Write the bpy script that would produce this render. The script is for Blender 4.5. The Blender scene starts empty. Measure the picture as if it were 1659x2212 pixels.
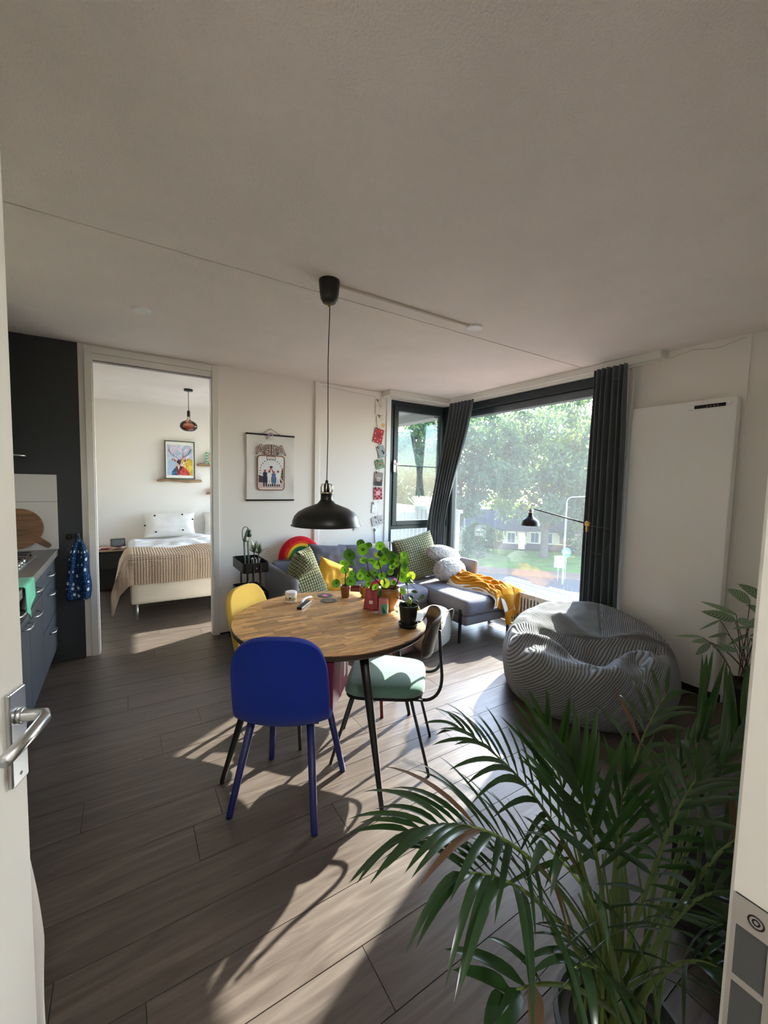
import bpy, bmesh, math, random
from math import pi, sin, cos, radians as R, sqrt, atan2, hypot
from mathutils import Vector as V, Matrix, Quaternion, noise as mnoise

S = bpy.context.scene
COL = S.collection

# ------------------------------------------------------------------ camera, sky, sun, exposure
def make_camera():
    yaw, pitch, roll = R(32.4453), R(4.1355), R(1.3144)
    fwd = V((sin(yaw)*cos(pitch), cos(yaw)*cos(pitch), -sin(pitch)))
    right = V((cos(yaw), -sin(yaw), 0)); up = right.cross(fwd)
    r2 = right*cos(roll) + up*sin(roll); u2 = up*cos(roll) - right*sin(roll)
    c = bpy.data.cameras.new('camera'); o = bpy.data.objects.new('camera', c); COL.objects.link(o)
    c.sensor_fit = 'HORIZONTAL'; c.sensor_width = 36.0; c.lens = 36.0*886.83/1659.0
    c.clip_start = 0.02; c.clip_end = 400
    m = Matrix((r2, u2, -fwd)).transposed().to_4x4(); m.translation = V((0, 0, 1.5347))
    o.matrix_world = m; S.camera = o
make_camera()

SUN_AZ, SUN_EL = R(20.5), R(32)          # azimuth counted from +X towards +Y
w = bpy.data.worlds.new('sky'); S.world = w; w.use_nodes = True
nt = w.node_tree; nt.nodes.clear()
wo = nt.nodes.new('ShaderNodeOutputWorld'); wb = nt.nodes.new('ShaderNodeBackground')
sk = nt.nodes.new('ShaderNodeTexSky'); sk.sky_type = 'NISHITA'; sk.sun_disc = False
sk.sun_elevation = SUN_EL; sk.sun_rotation = pi/2 - SUN_AZ; sk.air_density = 1.0; sk.dust_density = 0.6; sk.ozone_density = 1.0
wb.inputs['Strength'].default_value = 1.0
nt.links.new(sk.outputs[0], wb.inputs[0]); nt.links.new(wb.outputs[0], wo.inputs[0])

sl = bpy.data.lights.new('sun', 'SUN'); so = bpy.data.objects.new('sun', sl); COL.objects.link(so)
sl.energy = 11.5; sl.angle = R(0.6); sl.color = (1.0, .93, .82)
sd = V((cos(SUN_AZ)*cos(SUN_EL), sin(SUN_AZ)*cos(SUN_EL), sin(SUN_EL)))
so.rotation_euler = sd.to_track_quat('Z', 'Y').to_euler(); so.location = sd*30

S.view_settings.view_transform = 'Standard'; S.view_settings.look = 'None'
S.view_settings.gamma = 1.0; S.view_settings.use_curve_mapping = False
S.view_settings.exposure = 1.18
S.cycles.diffuse_bounces = 8; S.cycles.transparent_max_bounces = 16; S.cycles.glossy_bounces = 4
S.cycles.sample_clamp_indirect = 8.0

# ------------------------------------------------------------------ helpers
def lin(h):
    if not isinstance(h, str): return tuple(h)+((1,) if len(h) == 3 else ())
    h = h.lstrip('#'); o = []
    for i in (0, 2, 4):
        c = int(h[i:i+2], 16)/255
        o.append(c/12.92 if c <= .04045 else ((c+.055)/1.055)**2.4)
    return (*o, 1)

class MB:
    """collects geometry and links it as one mesh object"""
    def __init__(s): s.v = []; s.f = []; s.mi = []; s.uv = {}
    def add(s, vs, fs, M=None, mi=0, uvs=None):
        b = len(s.v)
        for i, q in enumerate(vs):
            q = V(q)
            s.v.append(M @ q if M is not None else q)
            if uvs: s.uv[b+i] = uvs[i]
        for f in fs: s.f.append([b+i for i in f]); s.mi.append(mi)
        return s
    def box(s, x0, y0, z0, x1, y1, z1, M=None, mi=0):
        vs = [(x, y, z) for z in (z0, z1) for y in (y0, y1) for x in (x0, x1)]
        return s.add(vs, [(0, 2, 3, 1), (4, 5, 7, 6), (0, 1, 5, 4), (2, 6, 7, 3), (0, 4, 6, 2), (1, 3, 7, 5)], M, mi)
    def tube(s, pts, r, n=8, M=None, mi=0, cap=True, flat=1.0):
        pts = [V(q) for q in pts]; k = len(pts)
        rs = r if isinstance(r, (list, tuple)) else [r]*k
        vs = []; fs = []; prev = None
        for i, q in enumerate(pts):
            t = (pts[min(i+1, k-1)] - pts[max(i-1, 0)]).normalized()
            if prev is None:
                a = V((0, 0, 1)) if abs(t.z) < .9 else V((1, 0, 0))
                x = t.cross(a).normalized()
            else:
                x = (prev - t*prev.dot(t)).normalized()
            prev = x; y = t.cross(x)
            for j in range(n):
                an = 2*pi*j/n; vs.append(q + (x*cos(an) + y*sin(an)*flat)*rs[i])
        for i in range(k-1):
            for j in range(n):
                a, b = i*n+j, i*n+(j+1) % n
                fs.append((a, b, b+n, a+n))
        if cap:
            fs.append(tuple(range(n-1, -1, -1))); fs.append(tuple((k-1)*n+j for j in range(n)))
        return s.add(vs, fs, M, mi)
    def lathe(s, prof, n=24, M=None, mi=0):
        vs = []; fs = []; k = len(prof)
        for r, z in prof:
            for j in range(n):
                a = 2*pi*j/n; vs.append((max(r, 1e-4)*cos(a), max(r, 1e-4)*sin(a), z))
        for i in range(k-1):
            for j in range(n):
                a, b = i*n+j, i*n+(j+1) % n
                fs.append((a, b, b+n, a+n))
        fs.append(tuple(range(n-1, -1, -1))); fs.append(tuple((k-1)*n+j for j in range(n)))
        return s.add(vs, fs, M, mi)
    def prism(s, poly, z0, z1, M=None, mi=0):
        k = len(poly)
        vs = [(x, y, z0) for x, y in poly] + [(x, y, z1) for x, y in poly]
        fs = [tuple(range(k-1, -1, -1)), tuple(range(k, 2*k))]
        fs += [(i, (i+1) % k, k+(i+1) % k, k+i) for i in range(k)]
        return s.add(vs, fs, M, mi)
    def grid(s, fn, nu, nv, M=None, mi=0, cu=False, flip=False):
        vs = []; uvs = []; mu = nu if cu else nu+1
        for j in range(nv+1):
            for i in range(mu):
                vs.append(fn(i/nu, j/nv)); uvs.append((i/nu, j/nv))
        fs = []
        for j in range(nv):
            for i in range(nu):
                a = j*mu+i; b = j*mu+(i+1) % mu
                q = (a, b, b+mu, a+mu); fs.append(q[::-1] if flip else q)
        return s.add(vs, fs, M, mi, uvs)
    def build(s, name, mat, parent=None, smooth=False, bevel=0, loc=None, rot=None, solid=0, sub=0, seg=2):
        me = bpy.data.meshes.new(name); me.from_pydata([tuple(q) for q in s.v], [], s.f)
        mats = mat if isinstance(mat, (list, tuple)) else [mat]
        for m in mats: me.materials.append(m)
        if any(s.mi): me.polygons.foreach_set('material_index', s.mi)
        if s.uv:
            l = me.uv_layers.new(name='UVMap')
            for lo in me.loops: l.data[lo.index].uv = s.uv.get(lo.vertex_index, (0, 0))
        if smooth: me.polygons.foreach_set('use_smooth', [True]*len(me.polygons))
        me.update()
        o = bpy.data.objects.new(name, me); COL.objects.link(o)
        if parent: o.parent = parent
        if loc is not None: o.location = loc
        if rot is not None: o.rotation_euler = rot
        if solid:
            m = o.modifiers.new('solid', 'SOLIDIFY'); m.thickness = abs(solid); m.offset = 0 if solid > 0 else -1
        if bevel:
            m = o.modifiers.new('bevel', 'BEVEL'); m.width = bevel; m.segments = seg; m.limit_method = 'ANGLE'; m.angle_limit = R(40)
        if sub:
            m = o.modifiers.new('sub', 'SUBSURF'); m.levels = sub; m.render_levels = sub
        return o

def tag(o, label=None, cat=None, group=None, kind=None):
    if label: o['label'] = label
    if cat: o['category'] = cat
    if group: o['group'] = group
    if kind: o['kind'] = kind
    return o
def thing(name, label, cat, loc=(0, 0, 0), rz=0, group=None, rot=None):
    o = bpy.data.objects.new(name, None); COL.objects.link(o); o.empty_display_size = .05
    o.location = loc; o.rotation_euler = rot if rot else (0, 0, rz)
    return tag(o, label, cat, group)
def struct(o): return tag(o, kind='structure')
def dup(o, parent=None):
    c = o.copy(); COL.objects.link(c)
    if parent: c.parent = parent
    for ch in list(o.children): dup(ch, c)
    return c
def T(x=0, y=0, z=0, rx=0, ry=0, rz=0, s=1):
    return Matrix.Translation((x, y, z)) @ Matrix.Rotation(rz, 4, 'Z') @ Matrix.Rotation(ry, 4, 'Y') @ Matrix.Rotation(rx, 4, 'X') @ Matrix.Scale(s, 4)
def bez(a, b, c, n=12, d=None):
    a, b, c = V(a), V(b), V(c)
    if d is None: return [a*(1-t)**2 + b*2*t*(1-t) + c*t*t for t in (i/n for i in range(n+1))]
    d = V(d); return [a*(1-t)**3 + b*3*t*(1-t)**2 + c*3*t*t*(1-t) + d*t**3 for t in (i/n for i in range(n+1))]
def rrect(w, h, r, n=5, cx=0, cy=0):
    out = []
    for sx, sy, a0 in ((1, 1, 0), (-1, 1, pi/2), (-1, -1, pi), (1, -1, 1.5*pi)):
        for i in range(n+1):
            a = a0 + pi/2*i/n
            out.append((cx+sx*(w/2-r)+r*cos(a), cy+sy*(h/2-r)+r*sin(a)))
    return out
def disk(r, n=16, cx=0, cy=0, sx=1, sy=1): return [(cx+r*sx*cos(2*pi*i/n), cy+r*sy*sin(2*pi*i/n)) for i in range(n)]

# ------------------------------------------------------------------ materials
def newmat(name):
    m = bpy.data.materials.new(name); m.use_nodes = True
    n = m.node_tree.nodes; b = n.get('Principled BSDF')
    return m, m.node_tree, b
def mat(name, c, rough=.6, metal=0, spec=.5, var=0, vs=8, bump=0, bs=200, sheen=0, trans=0, sub=0, coat=0, bd=.002):
    m, t, b = newmat(name); N = t.nodes; L = t.links; c = lin(c)
    b.inputs['Base Color'].default_value = c; b.inputs['Roughness'].default_value = rough
    b.inputs['Metallic'].default_value = metal; b.inputs['Specular IOR Level'].default_value = spec
    if sheen: b.inputs['Sheen Weight'].default_value = sheen
    if coat: b.inputs['Coat Weight'].default_value = coat; b.inputs['Coat Roughness'].default_value = .1
    if var or bump:
        tc = N.new('ShaderNodeTexCoord')
    if var:
        nz = N.new('ShaderNodeTexNoise'); nz.inputs['Scale'].default_value = vs; nz.inputs['Detail'].default_value = 4
        hs = N.new('ShaderNodeHueSaturation'); mr = N.new('ShaderNodeMapRange')
        mr.inputs[1].default_value = .3; mr.inputs[2].default_value = .7; mr.inputs[3].default_value = 1-var; mr.inputs[4].default_value = 1+var
        L.new(tc.outputs['Object'], nz.inputs['Vector']); L.new(nz.outputs['Fac'], mr.inputs[0]); L.new(mr.outputs[0], hs.inputs['Value'])
        hs.inputs['Color'].default_value = c; L.new(hs.outputs[0], b.inputs['Base Color'])
    if bump:
        n2 = N.new('ShaderNodeTexNoise'); n2.inputs['Scale'].default_value = bs; n2.inputs['Detail'].default_value = 3
        bp = N.new('ShaderNodeBump'); bp.inputs['Strength'].default_value = bump; bp.inputs['Distance'].default_value = bd
        L.new(tc.outputs['Object'], n2.inputs['Vector']); L.new(n2.outputs['Fac'], bp.inputs['Height']); L.new(bp.outputs[0], b.inputs['Normal'])
    return m
def leafmat(name, c, tc, rough=.35, tr=.45, stripes=None, spec=.5, edge=None):
    """leaf: reflecting top plus light shining through"""
    m, t, b = newmat(name); N = t.nodes; L = t.links
    b.inputs['Base Color'].default_value = lin(c); b.inputs['Roughness'].default_value = rough; b.inputs['Specular IOR Level'].default_value = spec
    tl = N.new('ShaderNodeBsdfTranslucent'); tl.inputs['Color'].default_value = lin(tc)
    mx = N.new('ShaderNodeMixShader'); mx.inputs[0].default_value = tr
    L.new(b.outputs[0], mx.inputs[1]); L.new(tl.outputs[0], mx.inputs[2]); L.new(mx.outputs[0], N['Material Output'].inputs['Surface'])
    oi = N.new('ShaderNodeObjectInfo'); hs = N.new('ShaderNodeHueSaturation'); mr = N.new('ShaderNodeMapRange')
    mr.inputs[3].default_value = .75; mr.inputs[4].default_value = 1.25
    L.new(oi.outputs['Random'], mr.inputs[0]); L.new(mr.outputs[0], hs.inputs['Value']); hs.inputs['Color'].default_value = lin(c)
    out = hs.outputs[0]
    if stripes:
        uv = N.new('ShaderNodeTexCoord'); sx = N.new('ShaderNodeSeparateXYZ'); L.new(uv.outputs['UV'], sx.inputs[0])
        # feathered chevrons: wave of v - |u-.5|
        a = N.new('ShaderNodeMath'); a.operation = 'SUBTRACT'; a.inputs[1].default_value = .5; L.new(sx.outputs[0], a.inputs[0])
        ab = N.new('ShaderNodeMath'); ab.operation = 'ABSOLUTE'; L.new(a.outputs[0], ab.inputs[0])
        ml = N.new('ShaderNodeMath'); ml.operation = 'MULTIPLY_ADD'; L.new(ab.outputs[0], ml.inputs[0]); ml.inputs[1].default_value = -.35; L.new(sx.outputs[1], ml.inputs[2])
        fr = N.new('ShaderNodeMath'); fr.operation = 'MULTIPLY'; fr.inputs[1].default_value = stripes[1]; L.new(ml.outputs[0], fr.inputs[0])
        sn = N.new('ShaderNodeMath'); sn.operation = 'SINE'; L.new(fr.outputs[0], sn.inputs[0])
        rp = N.new('ShaderNodeMapRange'); rp.inputs[1].default_value = .2; rp.inputs[2].default_value = .6; L.new(sn.outputs[0], rp.inputs[0])
        mc = N.new('ShaderNodeMix'); mc.data_type = 'RGBA'; L.new(rp.outputs[0], mc.inputs[0]); L.new(out, mc.inputs[6]); mc.inputs[7].default_value = lin(stripes[0])
        out = mc.outputs[2]
    L.new(out, b.inputs['Base Color'])
    return m
def wood(name, c1, c2, sc=(1.5, 22, 22), rough=.45, bump=.15, rand=.25, c3=None, spec=.5, det=6, dist=1.2):
    m, t, b = newmat(name); N = t.nodes; L = t.links
    b.inputs['Roughness'].default_value = rough; b.inputs['Specular IOR Level'].default_value = spec
    tc = N.new('ShaderNodeTexCoord'); oi = N.new('ShaderNodeObjectInfo'); mp = N.new('ShaderNodeMapping')
    sc_ = N.new('ShaderNodeVectorMath'); sc_.operation = 'SCALE'; sc_.inputs[0].default_value = (37, 91, 53)
    L.new(oi.outputs['Random'], sc_.inputs['Scale']); ad = N.new('ShaderNodeVectorMath'); ad.operation = 'ADD'
    L.new(tc.outputs['Object'], mp.inputs['Vector']); mp.inputs['Scale'].default_value = sc
    L.new(mp.outputs[0], ad.inputs[0]); L.new(sc_.outputs[0], ad.inputs[1])
    nz = N.new('ShaderNodeTexNoise'); nz.inputs['Scale'].default_value = 1; nz.inputs['Detail'].default_value = det; nz.inputs['Distortion'].default_value = dist
    L.new(ad.outputs[0], nz.inputs['Vector'])
    cr = N.new('ShaderNodeValToRGB'); e = cr.color_ramp.elements; e[0].position = .3; e[1].position = .7
    e[0].color = lin(c1); e[1].color = lin(c2)
    if c3: k = e.new(.52); k.color = lin(c3)
    L.new(nz.outputs['Fac'], cr.inputs[0])
    hs = N.new('ShaderNodeHueSaturation'); mr = N.new('ShaderNodeMapRange'); mr.inputs[3].default_value = 1-rand; mr.inputs[4].default_value = 1+rand
    L.new(oi.outputs['Random'], mr.inputs[0]); L.new(mr.outputs[0], hs.inputs['Value']); L.new(cr.outputs[0], hs.inputs['Color']); L.new(hs.outputs[0], b.inputs['Base Color'])
    if bump:
        bp = N.new('ShaderNodeBump'); bp.inputs['Strength'].default_value = bump; bp.inputs['Distance'].default_value = .002
        L.new(nz.outputs['Fac'], bp.inputs['Height']); L.new(bp.outputs[0], b.inputs['Normal'])
        rr = N.new('ShaderNodeMapRange'); rr.inputs[3].default_value = rough-.07; rr.inputs[4].default_value = rough+.1
        L.new(nz.outputs['Fac'], rr.inputs[0]); L.new(rr.outputs[0], b.inputs['Roughness'])
    return m
def gridmat(name, c, gap, nu, nv, rough=.85, lo=.15, hi=.5):
    """knotted fabric: coloured tufts with a darker net between them, by UV"""
    m, t, b = newmat(name); N = t.nodes; L = t.links; b.inputs['Roughness'].default_value = rough; b.inputs['Specular IOR Level'].default_value = .2
    uv = N.new('ShaderNodeTexCoord'); sx = N.new('ShaderNodeSeparateXYZ'); L.new(uv.outputs['UV'], sx.inputs[0]); o = []
    for k, n in ((0, nu), (1, nv)):
        a = N.new('ShaderNodeMath'); a.operation = 'MULTIPLY'; a.inputs[1].default_value = pi*n; L.new(sx.outputs[k], a.inputs[0])
        s_ = N.new('ShaderNodeMath'); s_.operation = 'SINE'; L.new(a.outputs[0], s_.inputs[0])
        q = N.new('ShaderNodeMath'); q.operation = 'ABSOLUTE'; L.new(s_.outputs[0], q.inputs[0]); o.append(q)
    mn = N.new('ShaderNodeMath'); mn.operation = 'MINIMUM'; L.new(o[0].outputs[0], mn.inputs[0]); L.new(o[1].outputs[0], mn.inputs[1])
    mr = N.new('ShaderNodeMapRange'); mr.inputs[1].default_value = lo; mr.inputs[2].default_value = hi; L.new(mn.outputs[0], mr.inputs[0])
    mc = N.new('ShaderNodeMix'); mc.data_type = 'RGBA'; mc.inputs[6].default_value = lin(gap); mc.inputs[7].default_value = lin(c)
    L.new(mr.outputs[0], mc.inputs[0]); L.new(mc.outputs[2], b.inputs['Base Color'])
    return m
def glassmat(name, tint=(.95, .975, .98), haze=.016, refl=1.0):
    """window pane: lets light straight through, mirrors by Fresnel, a translucent share puts in the glare haze"""
    m, t, b = newmat(name); N = t.nodes; L = t.links; N.remove(b)
    tr = N.new('ShaderNodeBsdfTransparent'); tr.inputs[0].default_value = (*tint, 1)
    gl = N.new('ShaderNodeBsdfGlossy'); gl.inputs['Roughness'].default_value = 0.0
    tl = N.new('ShaderNodeBsdfTranslucent'); tl.inputs[0].default_value = (.9, .95, 1, 1)
    lw = N.new('ShaderNodeLayerWeight'); lw.inputs[0].default_value = .5
    pw = N.new('ShaderNodeMath'); pw.operation = 'POWER'; pw.inputs[1].default_value = 5; L.new(lw.outputs['Facing'], pw.inputs[0])
    mu = N.new('ShaderNodeMath'); mu.operation = 'MULTIPLY_ADD'; mu.inputs[1].default_value = .95; mu.inputs[2].default_value = .045*refl; mu.use_clamp = True; L.new(pw.outputs[0], mu.inputs[0])
    m1 = N.new('ShaderNodeMixShader'); m1.inputs[0].default_value = haze; L.new(tr.outputs[0], m1.inputs[1]); L.new(tl.outputs[0], m1.inputs[2])
    m2 = N.new('ShaderNodeMixShader'); L.new(mu.outputs[0], m2.inputs[0]); L.new(m1.outputs[0], m2.inputs[1]); L.new(gl.outputs[0], m2.inputs[2])
    L.new(m2.outputs[0], N['Material Output'].inputs['Surface'])
    return m
def emat(name, c, st):
    m, t, b = newmat(name); b.inputs['Emission Color'].default_value = lin(c); b.inputs['Emission Strength'].default_value = st
    b.inputs['Base Color'].default_value = lin(c); return m

random.seed(7)
WALL = mat('wall_paint', '#eae6e0', .8, spec=.25, bump=.25, bs=90)
CEIL = mat('ceiling_plaster', '#ece4de', .9, spec=.2, bump=1.0, bs=120, bd=.006, var=.03, vs=3)
TRIM = mat('white_lacquer', '#dedcd6', .4)
WHITE = mat('white_plastic', '#e8e8e6', .35)
DARKWALL = mat('dark_wall_paint', '#3a3d3f', .6, spec=.3, bump=.15, bs=120)
FRAME = mat('anthracite_window_frame', '#1e2b30', .4)
BLACK = mat('black_metal', '#141515', .4)
BLACKM = mat('black_matt', '#101112', .7)
CHROME = mat('brushed_steel', '#c9cccd', .28, 1)
BRASS = mat('brass', '#c9a35a', .3, 1)
GLASS = glassmat('window_glass')
FLOORW = wood('floor_oak_vinyl', '#483f39', '#645b53', (2.2, 24, 10), rough=.33, bump=.09, rand=.09, c3='#574e47', spec=.6, det=8, dist=1.6)
# ------------------------------------------------------------------ the setting
YB, XR, H = 4.199, 3.616, 2.6
m = MB(); m.box(-1.3, -1.9, -.12, 3.76, 4.3, -.0042); m.box(-1.3, 4.3, -.12, 2.62, 7.1, -.0042)
FLOOR = struct(m.build('floor', mat('floor_joint_black', '#1c1815', .7)))
def planks():
    r = random.Random(3); k = 0
    for row in range(-2, 36):
        y0 = .08+.2*row; y1 = y0+.2
        xmax = 3.612 if y0 < 4.1 else 2.55
        L = 1.42; x = -1.2-r.random()*L
        if row == 4: x = .64-2*L
        if row == 11: x = 2.0-3*L
        while x < xmax:
            a, b = max(x, -1.2), min(x+L, xmax)
            if b-a > .02:
                hw = .0985; hl = (b-a)/2-.0012
                q = MB(); q.box(-hl, -hw, -.0042, hl, hw, 0)
                q.build('plank', FLOORW, FLOOR, loc=((a+b)/2, (y0+y1)/2, r.uniform(-.0003, .0002)))
            x += L
planks()
m = MB(); m.box(-1.3, -1.9, H, 3.95, 2.2395, H+.15); m.box(-1.3, 2.2495, H, 3.95, 4.25, H+.15); m.box(-1.3, 2.23, H+.012, 3.95, 2.26, H+.15)
struct(m.build('ceiling', CEIL))
m = MB(); m.box(-1.3, 4.25, H, 2.75, 7.1, H+.15); struct(m.build('ceiling_bedroom', CEIL))
# back wall with the bedroom opening and the corner window
m = MB()
m.box(-.292, YB, 0, -.2, 4.3, H); m.box(-.2, YB, 2.48, .722, 4.3, H); m.box(.722, YB, 0, 2.62, 4.3, H)
m.box(2.62, YB, 2.53, 3.7, 4.3, H); m.box(2.62, YB, 0, 2.735, 4.3, 2.53)
struct(m.build('wall_back', WALL))
m = MB(); m.box(-1.3, YB, 0, -.292, 4.3, H); struct(m.build('wall_kitchen', DARKWALL))
m = MB(); m.box(-.695, YB-.01, 0, -.292, YB, .05); struct(m.build('baseboard_kitchen', DARKWALL, bevel=.002))
m = MB(); m.box(.78, YB-.01, 0, 1.755, YB, .012); struct(m.build('baseboard_back', BLACKM))
m = MB(); m.box(1.755, YB-.022, 0, 1.81, YB, H); struct(m.build('trim_1', WALL, bevel=.004))
m = MB(); m.box(1.81, YB-.012, 0, 2.55, YB, H-.012); struct(m.build('trim_2', WALL, bevel=.003))
m = MB(); m.box(2.672, YB-.012, 0, 2.733, YB+.06, 2.55); struct(m.build('trim_3', WHITE, bevel=.003))
# bedroom door casing
m = MB()
for x0, x1 in ((-.251, -.2), (.722, .778)): m.box(x0, YB-.018, 0, x1, 4.32, 2.59)
m.box(-.2, YB-.018, 2.535, .722, 4.32, 2.59); m.box(-.2, YB-.006, 2.48, .722, 4.30, 2.532)
D1 = struct(m.build('door_1', TRIM, bevel=.003))
m = MB(); m.box(-.2, 4.225, 2.465, .722, 4.24, 2.482); m.box(-.2, 4.205, 0, -.192, 4.29, 2.48); m.box(.714, 4.205, 0, .722, 4.29, 2.48); m.build('door_track', WHITE, D1)
# right wall with the big window
m = MB()
m.box(XR, 1.095, 0, XR+.14, 1.955, H); m.box(XR+.02, -.1, 0, XR+.16, 1.095, H); m.box(XR, 1.955, 2.53, XR+.14, 4.3, H)
struct(m.build('wall_right', WALL))
m = MB(); m.box(XR-.012, 1.845, 0, XR, 1.865, H-.06); m.box(XR-.02, 1.885, 0, XR, 1.955, H-.06); struct(m.build('trim_4', WALL, bevel=.003))
m = MB(); m.box(XR-.008, 1.1, 0, XR, 1.85, .06); m.box(XR+.012, .16, 0, XR+.02, 1.09, .06); struct(m.build('baseboard_right', mat('dark_skirting', '#2b2825', .6), bevel=.002))
m = MB(); rr = random.Random(4); m.tube([(XR-.0006, 1.58-.024*i, 2.548+.028*sin(i*.35)*.5+.03*i/20+rr.uniform(-.004, .004)) for i in range(20)], .0011, 5); struct(m.build('trim_6', mat('plaster_crack', '#77706a', .9)))
m = MB(); m.tube([(1.83+.036*i, YB-.0125, 2.556-.0015*i+rr.uniform(-.004, .004)) for i in range(20)], .0011, 5); struct(m.build('trim_7', mat('plaster_crack_2', '#77706a', .9)))
# curtain valance running round the corner
m = MB(); m.box(3.50, 1.6, 2.538, XR, YB, H); m.box(2.6, 4.02, 2.538, 3.50, YB, H)
m.box(3.535, 1.64, 2.526, 3.56, 4.10, 2.538); m.box(2.66, 4.07, 2.526, 3.535, 4.10, 2.538)
struct(m.build('trim_5', TRIM, bevel=.004))
# front wall with the doorway where the camera stands, and the hall behind it
m = MB(); m.box(-1.3, .03, 0, -.52, .149, H); m.box(.626, .03, 0, 3.8, .149, H); m.box(-.52, .03, 2.46, .626, .149, H)
struct(m.build('wall_front', WALL))
m = MB(); m.box(-1.3, .149, 0, -1.1, YB, H); struct(m.build('wall_left', WALL))
m = MB(); m.box(-1.3, -1.9, 0, -1.2, .03, H); m.box(1.5, -1.9, 0, 1.6, .03, H); m.box(-1.3, -2.0, 0, 1.6, -1.9, H); struct(m.build('wall_hall', WALL))
# bedroom
m = MB(); m.box(-1.3, 7.0, 0, 2.75, 7.1, H); struct(m.build('wall_bedroom_rear', WALL))
m = MB(); m.box(-1.3, 4.3, 0, -1.2, 7.0, H); struct(m.build('wall_bedroom_left', WALL))
m = MB(); m.box(2.55, 4.3, 0, 2.62, 4.42, H); m.box(2.55, 6.9, 0, 2.62, 7.0, H); m.box(2.55, 4.42, 2.48, 2.62, 6.9, H); struct(m.build('wall_bedroom_right', WALL))
m = MB(); m.box(-1.2, 6.988, 0, 2.55, 7.0, .05); struct(m.build('baseboard_bedroom', mat('dark_wood_skirting', '#2f2824', .6)))

def window(name, fr, panes, extra=None):
    """fr: list of frame boxes; panes: list of boxes"""
    q = MB()
    for b in fr: q.box(*b)
    o = struct(q.build(name, FRAME, bevel=.004))
    for b in panes:
        g = MB(); g.box(*b); g.build('pane', GLASS, o)
    return o
# window in the back wall beside the corner (opens onto the balcony)
W1 = window('window_1',
    [(2.735, YB+.01, .02, 2.785, YB+.09, 2.53), (3.575, YB-.03, .02, 3.70, YB+.11, 2.53), (2.785, YB+.01, 2.47, 3.575, YB+.09, 2.53),
     (2.785, YB+.01, .955, 3.575, YB+.09, 1.0), (2.785, YB+.01, .02, 3.575, YB+.09, .09),],
    [(2.785, YB+.05, .09, 3.575, YB+.056, .955)])
m = MB()
for b in ((2.787, YB-.005, 1.002, 2.85, YB+.06, 2.468), (3.51, YB-.005, 1.002, 3.573, YB+.06, 2.468), (2.85, YB-.005, 2.405, 3.51, YB+.06, 2.468), (2.85, YB-.005, 1.002, 3.51, YB+.06, 1.062), (2.85, YB+.01, 1.74, 3.51, YB+.045, 1.752)): m.box(*b)
sash = m.build('sash', FRAME, W1, bevel=.005)
m = MB(); m.box(2.85, YB+.025, 1.062, 3.51, YB+.031, 1.74); m.build('pane', GLASS, sash)
m = MB(); m.box(2.85, YB+.025, 1.752, 3.51, YB+.031, 2.405); m.build('pane', GLASS, sash)
m = MB(); m.prism(rrect(.034, .15, .016, cx=0, cy=0), 0, .012, T(2.80, YB-.005, 1.735, rx=pi/2)); m.tube([(2.80, YB-.01, 1.76), (2.80, YB-.05, 1.76), (2.803, YB-.055, 1.75), (2.812, YB-.055, 1.65)], .009); m.build('handle', WHITE, sash, smooth=False, bevel=.002)
# big window in the right wall
W2 = window('window_2',
    [(XR+.005, 1.955, .02, XR+.085, 2.015, 2.53), (XR+.005, 4.05, .02, XR+.085, 4.17, 2.53), (XR+.005, 2.015, 2.45, XR+.085, 4.05, 2.53), (XR+.005, 2.015, .02, XR+.085, 4.05, .10),
     (XR-.03, 4.10, .02, XR+.005, 4.17, 2.53)],
    [(XR+.052, 2.015, .10, XR+.058, 4.05, 2.45)])
m = MB(); m.box(XR+.062, 2.0, 2.372, XR+.16, 4.06, 2.45); m.build('blind_box', mat('slate_blind_box', '#46525a', .5), W2, bevel=.006)
# bedroom window towards the balcony
window('window_3', [(2.555, 4.42, .02, 2.615, 4.48, 2.48), (2.555, 6.84, .02, 2.615, 6.9, 2.48), (2.555, 4.48, 2.42, 2.615, 6.84, 2.48), (2.555, 4.48, .02, 2.615, 6.84, .08), (2.56, 5.80, .08, 2.61, 5.86, 2.42)],
       [(2.583, 4.48, .08, 2.588, 5.80, 2.42), (2.583, 5.86, .08, 2.588, 6.84, 2.42)])

# the open white door at the left and its handle
hx, hy, ex, ey = -.486, .126, -.168, 1.004
DL = hypot(ex-hx, ey-hy); da = atan2(ey-hy, ex-hx)
D2 = struct(thing('door_2', None, None, (hx, hy, 0), da))
m = MB(); m.box(0, 0, .012, DL, .04, 2.42); struct(m.build('door_leaf', TRIM, D2, bevel=.003))
pm = T(DL-.033, 0, 1.052, rx=pi/2)
m = MB(); m.prism(rrect(.046, .178, .004), 0, .009, pm); hp = m.build('handle_plate', CHROME, D2, bevel=.0025)
m = MB()
for zz in (-.072, .028): m.prism(disk(.0035, 10, 0, zz), .009, .0095, pm)
m.build('screw', mat('dark_screw', '#565a5c', .4, 1), hp)
lx = DL-.033
m = MB(); m.tube([(lx, -.008, 1.09), (lx, -.02, 1.09), (lx, -.036, 1.09), (lx+.001, -.048, 1.089), (lx-.012, -.056, 1.088), (lx-.06, -.057, 1.083), (lx-.118, -.053, 1.076)], [.0125, .011, .0105, .011, .0105, .0105, .0105], 14); m.lathe([(.015, 0), (.0145, .006), (.011, .008)], 16, T(lx, -.009, 1.09, rx=pi/2))
m.build('handle_lever', CHROME, D2, smooth=True)
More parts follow.
